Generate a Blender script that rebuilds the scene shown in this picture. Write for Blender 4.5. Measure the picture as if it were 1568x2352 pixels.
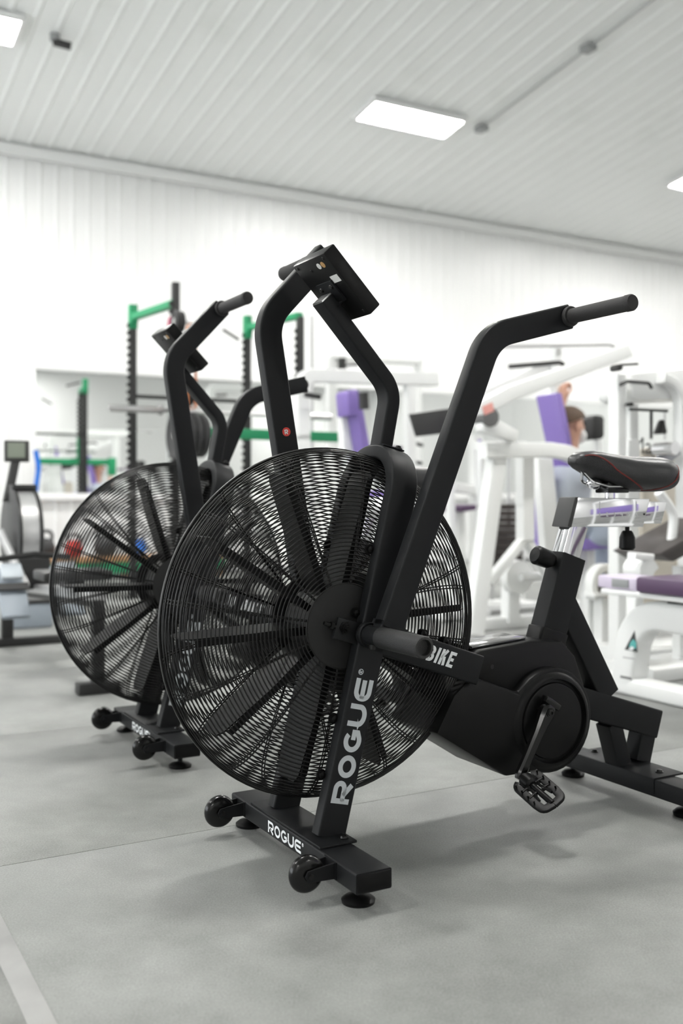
import bpy, bmesh, math, random
from mathutils import Vector, Matrix, Euler
random.seed(7)
PI = math.pi
for o in list(bpy.data.objects):
    bpy.data.objects.remove(o)
SC = bpy.context.scene
COL = SC.collection

# ------------------------------------------------------------------ camera, world, exposure
F_PX, CX, HY, CAM_H = 2287.0, 784.0, 1140.0, 0.80      # 35 mm lens on an upright 24x36 frame, level
YAW = math.radians(29.3)                               # the room (and the bikes in it) against the camera
cam_d = bpy.data.cameras.new('camera')
cam_d.sensor_fit = 'VERTICAL'; cam_d.sensor_height = 36.0; cam_d.lens = 36.0 * F_PX / 2352
cam_d.shift_y = -(1176 - HY) / 2352
cam_d.clip_start = 0.05; cam_d.clip_end = 80
cam_d.dof.use_dof = True; cam_d.dof.focus_distance = 2.22; cam_d.dof.aperture_fstop = 2.3
cam = bpy.data.objects.new('camera', cam_d); COL.objects.link(cam)
cam.location = (0, 0, CAM_H); cam.rotation_euler = (PI / 2, 0, 0)
SC.camera = cam
wd = bpy.data.worlds.new('world'); SC.world = wd; wd.use_nodes = True
wd.node_tree.nodes['Background'].inputs[0].default_value = (0.9, 0.95, 1, 1)
wd.node_tree.nodes['Background'].inputs[1].default_value = 0.3
SC.view_settings.view_transform = 'Standard'
SC.view_settings.look = 'None'
SC.view_settings.gamma = 1.0
SC.view_settings.use_curve_mapping = False
SC.view_settings.exposure = 0.13
LAMP = 110.0                                            # emission of the ceiling panels

# ------------------------------------------------------------------ frames of reference
UX = Vector((math.cos(YAW), math.sin(YAW), 0)); NX = Vector((-math.sin(YAW), math.cos(YAW), 0))
def UN(u, n, z=0.0):                                   # room frame: u along the back wall, n towards it
    return UX * u + NX * n + Vector((0, 0, z))
def ray(px, py):
    return Vector(((px - CX) / F_PX, 1.0, -(py - HY) / F_PX))
def floor_pt(px, py, z=0.0):                           # where a pixel's ray meets height z
    r = ray(px, py); return Vector((0, 0, CAM_H)) + r * ((z - CAM_H) / r.z)
def at(px, py, n):                                     # where it meets the plane n = const, in room coordinates
    r = ray(px, py); p = r * (n / r.dot(NX)); return Vector((p.dot(UX), n, p.z + CAM_H))
def atu(px, py, u):
    r = ray(px, py); p = r * (u / r.dot(UX)); return Vector((u, p.dot(NX), p.z + CAM_H))

# ------------------------------------------------------------------ materials
MATS = {}
def mat(name, col, rough=0.5, metal=0.0, noise=None, bump=None, emit=None, coat=0.0, spec=0.5, sheen=0, vary=None):
    if name in MATS: return MATS[name]
    m = bpy.data.materials.new(name); m.use_nodes = True
    nt = m.node_tree; b = nt.nodes['Principled BSDF']
    b.inputs['Base Color'].default_value = (*col, 1); b.inputs['Roughness'].default_value = rough
    b.inputs['Metallic'].default_value = metal; b.inputs['Specular IOR Level'].default_value = spec
    if coat: b.inputs['Coat Weight'].default_value = coat; b.inputs['Coat Roughness'].default_value = .15
    tc = nt.nodes.new('ShaderNodeTexCoord')
    if noise:                                          # (scale, second colour, low, high)
        sc, c2, lo, hi = noise
        t = nt.nodes.new('ShaderNodeTexNoise'); t.inputs['Scale'].default_value = sc; t.inputs['Detail'].default_value = 6
        r = nt.nodes.new('ShaderNodeValToRGB'); r.color_ramp.elements[0].position = lo; r.color_ramp.elements[1].position = hi
        r.color_ramp.elements[0].color = (*col, 1); r.color_ramp.elements[1].color = (*c2, 1)
        nt.links.new(tc.outputs['Object'], t.inputs['Vector']); nt.links.new(t.outputs['Fac'], r.inputs['Fac'])
        nt.links.new(r.outputs['Color'], b.inputs['Base Color'])
    if vary:                                           # roughness noise (scale, lo, hi)
        t = nt.nodes.new('ShaderNodeTexNoise'); t.inputs['Scale'].default_value = vary[0]; t.inputs['Detail'].default_value = 5
        r = nt.nodes.new('ShaderNodeMapRange'); r.inputs['From Min'].default_value = .3; r.inputs['From Max'].default_value = .7
        r.inputs['To Min'].default_value = vary[1]; r.inputs['To Max'].default_value = vary[2]
        nt.links.new(tc.outputs['Object'], t.inputs['Vector']); nt.links.new(t.outputs['Fac'], r.inputs['Value'])
        nt.links.new(r.outputs['Result'], b.inputs['Roughness'])
    if bump:                                           # (kind, scale, strength)
        k, s, st = bump
        t = nt.nodes.new('ShaderNodeTexVoronoi' if k == 'v' else 'ShaderNodeTexNoise'); t.inputs['Scale'].default_value = s
        bp = nt.nodes.new('ShaderNodeBump'); bp.inputs['Strength'].default_value = st; bp.inputs['Distance'].default_value = .002
        nt.links.new(tc.outputs['Object'], t.inputs['Vector'])
        nt.links.new(t.outputs['Distance' if k == 'v' else 'Fac'], bp.inputs['Height'])
        nt.links.new(bp.outputs['Normal'], b.inputs['Normal'])
    if emit:
        b.inputs['Emission Color'].default_value = (*emit[0], 1); b.inputs['Emission Strength'].default_value = emit[1]
    MATS[name] = m
    return m
M_STEEL = mat('black_powder_coat', (.0120, .0126, .0135), .46, spec=.17, bump=('n', 900, .12))
M_WIRE = mat('black_wire', (.004, .004, .004), .40, spec=.4)
M_PLAST = mat('black_plastic', (.0055, .0055, .0056), .38, spec=.17, bump=('n', 700, .10))
M_GLOSS = mat('glossy_black', (.004, .004, .004), .20, spec=.4)
M_FLATBK = mat('matt_black', (.006, .006, .006), .7)
M_LID = mat('glossy_lid', (.02, .02, .02), .10, spec=.6, coat=1.0)
M_GRIP = mat('grip_foam', (.024, .023, .023), .75, bump=('n', 500, .3))
M_KNURL = mat('knurled_steel', (.02, .02, .02), .4, bump=('v', 800, .5))
M_BOLT = mat('dark_bolt', (.03, .03, .03), .3, metal=.9)
M_CHROME = mat('chrome', (.80, .80, .82), .07, metal=1)
M_BRUSH = mat('brushed_steel', (.55, .55, .55), .3, metal=1)
M_WHITE_PRINT = mat('white_print', (.80, .82, .83), .55)
M_SHADED_PRINT = mat('shaded_white_print', (.52, .55, .57), .55)  # white print with shade put into its colour, for the fork lettering
M_RED = mat('red_badge', (.65, .03, .02), .4)
M_BRASS = mat('brass_sticker', (.42, .25, .10), .4)
M_LABEL = mat('paper_label', (.62, .62, .60), .6)
M_LEATHER = mat('saddle_leather', (.028, .028, .029), .36, bump=('n', 260, .25))
M_WEAVE = mat('saddle_weave', (.016, .016, .017), .5, bump=('v', 520, .8))
M_THREAD = mat('red_thread', (.22, .03, .025), .6)
M_WHITE = mat('white_enamel', (.86, .87, .86), .3, coat=.2)
M_WALL = mat('white_wall_sheet', (.86, .865, .86), .38)
M_CEIL = mat('white_ceiling_sheet', (.90, .915, .905), .40, noise=(.55, (.76, .78, .75), .56, .76))
M_TRIM = mat('white_trim', (.88, .885, .88), .4)
M_PURPLE = mat('purple_vinyl', (.235, .165, .47), .45)
M_PLUM = mat('plum_vinyl', (.085, .045, .10), .4)
M_GREEN = mat('green_enamel', (.012, .30, .125), .4)
M_RACK = mat('rack_black', (.018, .018, .018), .45)
M_RUBBER = mat('plate_rubber', (.022, .022, .023), .55)
M_MIRROR = mat('mirror_glass', (.90, .92, .91), .0, metal=1)
M_LAMP = mat('lamp_diffuser', (.9, .9, .9), .5, emit=((1.0, .985, .955), LAMP))
def floor_material():
    m = bpy.data.materials.new('rubber_mat'); m.use_nodes = True; nt = m.node_tree; b = nt.nodes['Principled BSDF']
    g = nt.nodes.new('ShaderNodeNewGeometry')                   # the wear runs on from mat to mat
    def noise(sc, det, rough=.55):
        t = nt.nodes.new('ShaderNodeTexNoise'); t.inputs['Scale'].default_value = sc; t.inputs['Detail'].default_value = det; t.inputs['Roughness'].default_value = rough
        nt.links.new(g.outputs['Position'], t.inputs['Vector']); return t.outputs['Fac']
    def rng(v, a0, a1, b0, b1):
        r = nt.nodes.new('ShaderNodeMapRange'); r.inputs['From Min'].default_value = a0; r.inputs['From Max'].default_value = a1
        r.inputs['To Min'].default_value = b0; r.inputs['To Max'].default_value = b1; nt.links.new(v, r.inputs['Value']); return r.outputs['Result']
    def mul(x, y):
        q = nt.nodes.new('ShaderNodeMath'); q.operation = 'MULTIPLY'; nt.links.new(x, q.inputs[0]); nt.links.new(y, q.inputs[1]); return q.outputs[0]
    v = mul(mul(rng(noise(2.4, 7, .62), .32, .70, .80, 1.18), rng(noise(11, 6, .6), .3, .7, .88, 1.10)), rng(noise(260, 2), .30, .70, .82, 1.16))
    c = nt.nodes.new('ShaderNodeMix'); c.data_type = 'RGBA'; c.inputs['A'].default_value = (0, 0, 0, 1); c.inputs['B'].default_value = (.245, .250, .240, 1); c.clamp_factor = False
    b.inputs['Specular IOR Level'].default_value = .28
    nt.links.new(v, c.inputs['Factor']); nt.links.new(c.outputs['Result'], b.inputs['Base Color'])
    nt.links.new(rng(noise(5.5, 6), .3, .7, .40, .60), b.inputs['Roughness'])
    bp = nt.nodes.new('ShaderNodeBump'); bp.inputs['Strength'].default_value = .35; bp.inputs['Distance'].default_value = .001
    nt.links.new(noise(420, 2), bp.inputs['Height']); nt.links.new(bp.outputs['Normal'], b.inputs['Normal'])
    return m
M_MAT = floor_material()
M_SUB = mat('floor_slab', (.035, .035, .035), .8)
M_SKIN = mat('skin', (.58, .33, .24), .5)
M_SHIRT = mat('pale_blue_shirt', (.52, .56, .63), .8)
M_JEANS = mat('pale_blue_trousers', (.42, .48, .58), .85)
M_HAIR = mat('brown_hair', (.075, .042, .022), .6, bump=('n', 120, .6))
M_MASK = mat('white_mask', (.82, .83, .83), .8)

# ------------------------------------------------------------------ mesh builder
def fillet(pts, rad, seg=8):
    """polyline with its inner corners rounded"""
    pts = [Vector(p) for p in pts]; out = [pts[0]]
    for i in range(1, len(pts) - 1):
        a, b, c = pts[i - 1], pts[i], pts[i + 1]
        r = rad[i - 1] if isinstance(rad, (list, tuple)) else rad
        d1 = (a - b).normalized(); d2 = (c - b).normalized()
        ang = d1.angle(d2, PI)
        if r <= 0 or abs(ang - PI) < 1e-3: out.append(b); continue
        t = min(r / math.tan(ang / 2), (a - b).length * .49 if i > 1 else (a - b).length * .95, (c - b).length * .49 if i < len(pts) - 2 else (c - b).length * .95)
        rr = t * math.tan(ang / 2)
        cen = b + (d1 + d2).normalized() * (rr / math.sin(ang / 2))
        v1 = (b + d1 * t) - cen; v2 = (b + d2 * t) - cen
        tot = v1.angle(v2)
        for k in range(seg + 1):
            f = k / seg
            out.append(cen + (v1 * math.sin((1 - f) * tot) + v2 * math.sin(f * tot)) / math.sin(tot))
    out.append(pts[-1]); return out
def rrect(w, h, r=.006, seg=3):
    r = min(r, w * .49, h * .49); o = []
    for cx, cy, a0 in ((w/2 - r, h/2 - r, 0), (-w/2 + r, h/2 - r, 90), (-w/2 + r, -h/2 + r, 180), (w/2 - r, -h/2 + r, 270)):
        for k in range(seg + 1):
            a = math.radians(a0 + 90 * k / seg); o.append((cx + r * math.cos(a), cy + r * math.sin(a)))
    return o
def circ(r, n=12): return [(r * math.cos(2*PI*k/n), r * math.sin(2*PI*k/n)) for k in range(n)]
class MB:
    def __init__(s): s.v = []; s.f = []; s.m = []; s.cur = 0
    def _add(s, vs, fs):
        b = len(s.v); s.v += [tuple(v) for v in vs]
        for f in fs: s.f.append([b + i for i in f]); s.m.append(s.cur)
        return s
    def box(s, c, d, rot=None):
        R = Euler(rot).to_matrix() if rot is not None and not isinstance(rot, Matrix) else (rot or Matrix.Identity(3))
        c = Vector(c)
        vs = [c + R @ Vector((x*d[0]/2, y*d[1]/2, z*d[2]/2)) for x in (-1, 1) for y in (-1, 1) for z in (-1, 1)]
        return s._add(vs, [(0,1,3,2),(4,6,7,5),(0,4,5,1),(2,3,7,6),(0,2,6,4),(1,5,7,3)])
    def sweep(s, path, sec, binorm=None, closed=False, cap=True, scale=None):
        path = [Vector(p) for p in path]; n = len(path); k = len(sec)
        tang = []
        for i in range(n):
            if closed: t = path[(i+1) % n] - path[i-1]
            elif i == 0: t = path[1] - path[0]
            elif i == n-1: t = path[-1] - path[-2]
            else: t = (path[i+1] - path[i]).normalized() + (path[i] - path[i-1]).normalized()
            tang.append(t.normalized())
        if binorm is not None:
            bs = [Vector(binorm).normalized()] * n
        else:
            t0 = tang[0]; h = Vector((0, 0, 1)) if abs(t0.z) < .9 else Vector((1, 0, 0))
            b = t0.cross(h).normalized(); bs = [b]
            for i in range(1, n):
                q = tang[i-1].rotation_difference(tang[i]); b = q @ b
                b = (b - tang[i] * b.dot(tang[i])).normalized(); bs.append(b)
        vs = []
        for i in range(n):
            nn = bs[i].cross(tang[i]).normalized(); f = 1.0
            if binorm is not None and 0 < i < n-1:
                c = (path[i+1]-path[i]).normalized().dot(tang[i]); f = 1 / max(c, .5)
            sc = scale[i] if scale else 1.0
            for (x, y) in sec: vs.append(path[i] + nn * (x * f * sc) + bs[i] * (y * sc))
        fs = []
        for i in range(n if closed else n-1):
            j = (i+1) % n
            for q in range(k):
                fs.append((i*k+q, i*k+(q+1) % k, j*k+(q+1) % k, j*k+q))
        if cap and not closed:
            fs.append(tuple(reversed(range(k)))); fs.append(tuple((n-1)*k+q for q in range(k)))
        return s._add(vs, fs)
    def tube(s, path, r, n=10, **kw): return s.sweep(path, circ(r, n), **kw)
    def cyl(s, a, b, r, n=20, r2=None):
        a, b = Vector(a), Vector(b)
        return s.sweep([a, b], circ(1, n), scale=[r, r if r2 is None else r2])
    def lathe(s, origin, axis, prof, n=32):
        """prof: (distance along axis, radius)"""
        o = Vector(origin); ax = Vector(axis).normalized()
        h = Vector((0, 0, 1)) if abs(ax.z) < .9 else Vector((1, 0, 0))
        e1 = ax.cross(h).normalized(); e2 = ax.cross(e1)
        vs = []; fs = []
        for (d, r) in prof:
            for q in range(n):
                a = 2*PI*q/n; vs.append(o + ax*d + (e1*math.cos(a) + e2*math.sin(a)) * r)
        for i in range(len(prof)-1):
            for q in range(n): fs.append((i*n+q, (i+1)*n+q, (i+1)*n+(q+1) % n, i*n+(q+1) % n))
        if prof[0][1] > 1e-6: fs.append(tuple(range(n)))
        if prof[-1][1] > 1e-6: fs.append(tuple(reversed([(len(prof)-1)*n+q for q in range(n)])))
        return s._add(vs, fs)
    def prism(s, poly, axis, lo, hi):
        """polygon in the plane normal to 'axis' (x, y or z), given in the two other coordinates in order"""
        def P(a, b, c): return {'x': (c, a, b), 'y': (a, c, b), 'z': (a, b, c)}[axis]
        n = len(poly); vs = [P(a, b, lo) for a, b in poly] + [P(a, b, hi) for a, b in poly]
        fs = [tuple(reversed(range(n))), tuple(range(n, 2*n))] + [(i, (i+1) % n, n+(i+1) % n, n+i) for i in range(n)]
        return s._add(vs, fs)
    def loft(s, secs, cap=True):
        n = len(secs); k = len(secs[0]); vs = [p for sc in secs for p in sc]
        fs = [(i*k+q, i*k+(q+1) % k, (i+1)*k+(q+1) % k, (i+1)*k+q) for i in range(n-1) for q in range(k)]
        if cap: fs += [tuple(reversed(range(k))), tuple((n-1)*k+q for q in range(k))]
        return s._add(vs, fs)
    def ball(s, c, r, n=14, m=9, sq=(1, 1, 1)):
        c = Vector(c); vs = []; fs = []
        for i in range(m+1):
            th = PI*i/m
            for q in range(n):
                a = 2*PI*q/n; vs.append(c + Vector((r*sq[0]*math.sin(th)*math.cos(a), r*sq[1]*math.sin(th)*math.sin(a), r*sq[2]*math.cos(th))))
        for i in range(m):
            for q in range(n): fs.append((i*n+q, (i+1)*n+q, (i+1)*n+(q+1) % n, i*n+(q+1) % n))
        return s._add(vs, fs)
    def mesh(s, name, mats, smooth=38, bevel=None):
        me = bpy.data.meshes.new(name); me.from_pydata(s.v, [], s.f)
        for m in (mats if isinstance(mats, (list, tuple)) else [mats]): me.materials.append(m)
        if any(s.m): me.polygons.foreach_set('material_index', s.m)
        bm = bmesh.new(); bm.from_mesh(me); bmesh.ops.recalc_face_normals(bm, faces=bm.faces)
        if bevel:
            es = [e for e in bm.edges if len(e.link_faces) == 2 and e.calc_face_angle(0) > .5]
            bmesh.ops.bevel(bm, geom=es, offset=bevel, segments=2, affect='EDGES', profile=.5, clamp_overlap=True)
        bm.to_mesh(me); bm.free()
        if smooth:
            me.polygons.foreach_set('use_smooth', [True] * len(me.polygons)); me.set_sharp_from_angle(angle=math.radians(smooth))
        me.update(); return me
    def build(s, name, mats, parent=None, smooth=38, bevel=None, loc=None, rot=None):
        return link(name, s.mesh(name, mats, smooth, bevel), parent, loc, rot)
def link(name, me, parent=None, loc=None, rot=None):
    o = bpy.data.objects.new(name, me); COL.objects.link(o)
    if parent is not None: o.parent = parent
    if loc is not None: o.location = loc
    if rot is not None: o.rotation_euler = rot
    return o
def tag(o, label=None, cat=None, group=None, kind=None):
    for k, v in (('label', label), ('category', cat), ('group', group), ('kind', kind)):
        if v: o[k] = v
    return o
def thing(name, label, cat, loc=(0, 0, 0), rz=0.0, group=None):
    o = bpy.data.objects.new(name, None); COL.objects.link(o); o.empty_display_size = .1
    o.location = loc; o.rotation_euler = (0, 0, rz); return tag(o, label, cat, group)
def room_thing(name, label, cat, u, n, rz=0.0, group=None):     # local axes: x = along wall, y = towards wall
    return thing(name, label, cat, UN(u, n), YAW + rz, group)

# ------------------------------------------------------------------ stroke lettering
def arc(cx, cy, rx, ry, a0, a1, n=10):
    return [(cx + rx*math.cos(math.radians(a0+(a1-a0)*k/n)), cy + ry*math.sin(math.radians(a0+(a1-a0)*k/n))) for k in range(n+1)]
def glyph(ch, w, s):
    """centre lines of a letter one unit high, w wide, stroke s: list of (points, closed)"""
    l, r, b, t = s/2, w - s/2, s/2, 1 - s/2; mid = .5; c = (l+r)/2; q = .34
    if ch == 'R': return [([(l, 0), (l, t), (r-.26, t)] + arc(r-.26, t-.24, .26, .24, 90, -90)[1:] + [(l, t-.48)], False), ([(c*.75, t-.48), (r-.02, 0)], False)]
    if ch == 'O': return [(arc(c, .5, (r-l)/2, (t-b)/2, 0, 360, 28)[:-1], True)]
    if ch == 'G': return [(arc(c, .5, (r-l)/2, (t-b)/2, 48, 300, 20) + [(r, b+.16), (r, mid-.02), (c+.05, mid-.02)], False)]
    if ch == 'U': return [([(l, 1), (l, .42)] + arc(c, .42, (r-l)/2, .42-b, 180, 360, 14) + [(r, 1)], False)]
    if ch == 'E': return [([(w, t), (l+q, t)] + arc(l+q, t-q, q, q, 90, 180, 6)[1:] + arc(l+q, b+q, q, q, 180, 270, 6) + [(w, b)], False), ([(l, mid), (w-.06, mid)], False)]
    if ch == 'B': return [([(l, 0), (l, t), (r-.22, t)] + arc(r-.22, t-.2, .2, (t-mid)/2, 90, -90, 8)[1:] + [(l, mid)], False), ([(r-.22, mid)] + arc(r-.2, mid-(mid-b)/2, .2, (mid-b)/2, 90, -90, 8) + [(l, b)], False)]
    if ch == 'I': return [([(l, 0), (l, 1)], False)]
    if ch == 'K': return [([(l, 0), (l, 1)], False), ([(l, .42), (r, 1)], False), ([(l+.2, .55), (r, 0)], False)]
    if ch == 'e': return [([(w, t), (l, t), (l, b), (w, b)], False), ([(l, mid), (w-.08, mid)], False)]
    if ch == 'C': return [(arc(c, .5, (r-l)/2, (t-b)/2, 50, 310, 20), False)]
    if ch == 'H': return [([(l, 0), (l, 1)], False), ([(r, 0), (r, 1)], False), ([(l, mid), (r, mid)], False)]
    return []
def lettering(text, h, w, s, gap, shear=0.0, reg=False):
    """flat letters in x (reading) and y (up); returns MB with thin letters on z = 0, and the total width"""
    mb = MB(); x0 = 0.0
    def stroke(pts, closed, sw):
        n = len(pts); P = [Vector((a, b, 0)) for a, b in pts]; vs = []
        for i in range(n):
            a = P[i-1] if (i > 0 or closed) else None; c = P[(i+1) % n] if (i < n-1 or closed) else None
            d1 = (P[i]-a).normalized() if a is not None else (c-P[i]).normalized()
            d2 = (c-P[i]).normalized() if c is not None else d1
            n1 = Vector((-d1.y, d1.x, 0)); n2 = Vector((-d2.y, d2.x, 0)); m = (n1+n2)
            m = m.normalized() if m.length > 1e-6 else n1
            k = sw/2/max(m.dot(n1), .45); vs += [P[i]+m*k, P[i]-m*k]
        fs = [(2*i, 2*i+1, 2*((i+1) % n)+1, 2*((i+1) % n)) for i in range(n if closed else n-1)]
        return vs, fs
    for ch in text:
        cw = {'I': s, ' ': .5}.get(ch, w)
        for pts, cl in glyph(ch, cw, s):
            vs, fs = stroke(pts, cl, s)
            mb._add([Vector(((v.x + shear*v.y + x0)*h, v.y*h, 0)) for v in vs], fs)
        x0 += cw + gap
    if reg:
        for pts, cl, sw in ((arc(.16, .84, .13, .13, 0, 360, 16)[:-1], True, .035), ([(.11, .76), (.11, .92), (.2, .92), (.21, .86), (.11, .84), (.2, .76)], False, .035)):
            vs, fs = stroke(pts, cl, sw); mb._add([Vector(((v.x + x0)*h, v.y*h, 0)) for v in vs], fs)
    return mb, x0 - gap
def place_flat(mb, origin, ex, ey):
    """put flat letters on a plane: local x -> ex, y -> ey"""
    o, ex, ey = Vector(origin), Vector(ex).normalized(), Vector(ey).normalized()
    mb.v = [tuple(o + ex*v[0] + ey*v[1]) for v in mb.v]; return mb
def font_mesh(text, size):
    cu = bpy.data.curves.new('tmp_text', 'FONT'); cu.body = text; cu.size = size; cu.align_x = 'CENTER'; cu.align_y = 'CENTER'
    o = bpy.data.objects.new('tmp_text', cu); COL.objects.link(o); bpy.context.view_layer.update()
    me = bpy.data.meshes.new_from_object(o.evaluated_get(bpy.context.evaluated_depsgraph_get()))
    bpy.data.objects.remove(o); bpy.data.curves.remove(cu); return me
def text_obj(name, text, size, material, parent, origin, ex, ey):
    me = font_mesh(text, size); me.materials.clear(); me.materials.append(material)
    ex, ey = Vector(ex).normalized(), Vector(ey).normalized(); ez = ex.cross(ey)
    o = link(name, me, parent); o.matrix_local = Matrix.Translation(origin) @ Matrix((ex, ey, ez)).transposed().to_4x4()
    return o

# ================================================================== THE ROOM
WN, EAVE, SLOPE = 10.2, 4.29, .14
U0, U1, N0, RIDGE = -5.0, 17.0, -8.0, 1.1
ZR = EAVE + SLOPE * (WN - RIDGE)
ROOM = (0, 0, YAW)
def ceil_z(n): return ZR - SLOPE * abs(n - RIDGE)
fl = tag(MB().box(((U0+U1)/2, (N0+WN)/2, -.065), (U1-U0, WN-N0, .1)).build('floor', M_SUB, rot=ROOM), kind='structure')
# rubber mats laid edge to edge; one joint line runs under the bikes
O_BIKE = Vector((-0.09517, 2.19367, 0.0)); OB_U, OB_N = O_BIKE.dot(UX), O_BIKE.dot(NX)
J_N, J_U, MW, ML = OB_N + .28, OB_U - .635, 1.22, 1.83
me_mat = MB().box((0, 0, -.0075), (ML - .002, MW - .002, .015)).mesh('mat', M_MAT, bevel=.001)
i0, i1 = int((U0-J_U)/ML)-1, int((U1-J_U)/ML)+1
for j in range(-8, 7):
    for i in range(i0, i1+1):
        off = .5*ML if j % 2 == 0 else 0.0
        u, n = J_U + (i+.5)*ML + off, J_N + (j+.5)*MW
        if U0+ML/2 < u < U1-ML/2 and N0+MW/2 < n < WN-MW/2:
            link('mat', me_mat, fl, (u, n, 0))
M_STRIP = mat('pale_tape', (.33, .33, .32), .6, noise=(6, (.24, .24, .235), .4, .7))
tag(MB().box((J_U-.012, J_N-.66, .0004), (.04, 1.2, .0008)).build('floor_tape', M_STRIP, rot=ROOM),
    'pale worn strip of tape along a joint of the rubber floor', 'tape')
# ribbed steel sheets
def sheet(width, length, pitch=.163, rib=.014, rw=.022):
    """ribbed sheet in x (across ribs) and y (along), ribs towards +z"""
    xs = [(0, 0)]; k = pitch/2
    while k < width:
        xs += [(k-rw, 0), (k-rw*.45, rib), (k+rw*.45, rib), (k+rw, 0)]; k += pitch
    xs += [(width, 0)]
    mb = MB(); n = len(xs)
    vs = [(x, 0, z) for x, z in xs] + [(x, length, z) for x, z in xs]
    mb._add(vs, [(i, i+1, n+i+1, n+i) for i in range(n-1)]); return mb
SW = .978
wb = tag(MB().box(((U0+U1)/2, WN+.06, EAVE/2), (U1-U0, .1, EAVE+.02)).build('wall_back', M_WALL, rot=ROOM), kind='structure')
me_ws = sheet(SW, EAVE).mesh('wall_sheet', M_WALL, smooth=None)
k = 0
while U0 + (k+1)*SW <= U1 + .01:
    o = link('wall_sheet', me_ws, wb, (U0+k*SW, WN, 0)); o.rotation_euler = (PI/2, 0, 0); k += 1
for nm, n, s in (('wall_front', N0-.05, 1),):
    tag(MB().box(((U0+U1)/2, n, EAVE/2), (U1-U0, .1, EAVE+.02)).build(nm, M_WALL, rot=ROOM), kind='structure')
gable = [(N0, 0), (WN, 0), (WN, EAVE), (RIDGE, ZR), (N0, EAVE)]
tag(MB().prism(gable, 'x', U0-.1, U0).build('wall_left', M_WALL, rot=ROOM), kind='structure')
tag(MB().prism(gable, 'x', U1, U1+.1).build('wall_right', M_WALL, rot=ROOM), kind='structure')
cl = MB()
for na, nb in ((RIDGE, WN), (RIDGE, N0)):
    cl._add([(U0, na, ceil_z(na)+.02), (U1, na, ceil_z(na)+.02), (U1, nb, ceil_z(nb)+.02), (U0, nb, ceil_z(nb)+.02),
             (U0, na, ceil_z(na)+.1), (U1, na, ceil_z(na)+.1), (U1, nb, ceil_z(nb)+.1), (U0, nb, ceil_z(nb)+.1)],
            [(0,1,2,3),(4,5,6,7),(0,1,5,4),(1,2,6,5),(2,3,7,6),(3,0,4,7)])
ce = tag(cl.build('ceiling', M_CEIL, rot=ROOM), kind='structure')
TH = math.atan(SLOPE); LEN = (WN-RIDGE)/math.cos(TH)
me_cs = sheet(SW, LEN, pitch=.163*1.2, rib=.010, rw=.026).mesh('ceiling_sheet', M_CEIL, smooth=None)
k = 0
while U0 + (k+1)*SW <= U1 + .01:
    # rows of ribs hang below the sheet: flip it over
    o = link('ceiling_sheet', me_cs, ce, (U0+k*SW, WN, EAVE)); o.rotation_euler = Euler((PI-TH, 0, 0)); 
    o = link('ceiling_sheet', me_cs, ce, (U0+(k+1)*SW, N0, EAVE)); o.rotation_euler = Euler((PI-TH, 0, PI)); k += 1
tag(MB().box(((U0+U1)/2, WN-.045, EAVE-.07), (U1-U0, .06, .11)).build('trim_1', M_TRIM, rot=ROOM, bevel=.004), kind='structure')
tag(MB().box(((U0+U1)/2, WN-.03, .07), (U1-U0, .03, .14)).build('baseboard_back', M_TRIM, rot=ROOM), kind='structure')
# ceiling lamps, each a shallow white tray with a glowing diffuser
def panel_mesh():
    fr = MB()
    for x, y, w, d in ((0, .19, 1.08, .03), (0, -.19, 1.08, .03), (.525, 0, .03, .35), (-.525, 0, .03, .35)): fr.box((x, y, -.03), (w, d, .05))
    fr.box((0, 0, -.01), (1.05, .37, .01))
    return fr.mesh('lamp_tray', M_TRIM), MB().box((0, 0, -.034), (1.02, .35, .02)).mesh('diffuser', M_LAMP)
me_tray, me_dif = panel_mesh()
for jn, (n, us) in enumerate(((8.23, (-3.16, 1.12, 5.40, 9.68, 13.96)), (2.75, (-3.16, 1.12, 5.40, 9.68, 13.96)), (-6.6, (-3.16, 5.40, 13.96)))):  # the row by the front wall is added, to brighten the mirrored room
    for u in us:
        lab = ({1.12: 'flat glowing ceiling lamp beside the small dark security camera', 5.40: 'flat glowing ceiling lamp beside the end of the grey conduit'}.get(u, 'flat glowing ceiling lamp in the back wall row, with nothing mounted beside it'), 'flat glowing ceiling lamp high above the air bikes',
               'flat glowing ceiling lamp added out of view near the front wall')[jn]
        t = thing('ceiling_lamp', lab, 'lamp', UN(u, n, ceil_z(n)-.012), YAW, 'flush panel lamps on the ribbed ceiling')
        t.rotation_euler = (Matrix.Rotation(YAW, 3, 'Z') @ Matrix.Rotation(-TH if n > RIDGE else TH, 3, 'X')).to_euler()
        link('lamp_tray', me_tray, t); link('diffuser', me_dif, t)
# low glowing windows, unseen, added in the left wall as side light
M_ADDED_LIGHT = mat('added_light_pane', (.8, .85, .9), .3, emit=((.93, .97, 1.0), 6.0))
for k, n in enumerate((1.6, 4.4, 7.2)):
    w = tag(MB().box((0, n, 2.30), (.03, 1.9, .10)).box((0, n, .20), (.03, 1.9, .10)).box((0, n-.95, 1.25), (.03, .10, 2.2)).box((0, n+.95, 1.25), (.03, .10, 2.2)).box((0, n, 1.25), (.03, .05, 2.0)).build('added_window_%d' % (k+1), M_TRIM, loc=UN(U0+.02, 0), rot=ROOM), kind='structure')
    for y in (-.475, .475): MB().box((-.004, n+y, 1.25), (.012, .89, 2.0)).build('pane', M_ADDED_LIGHT, w)
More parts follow.
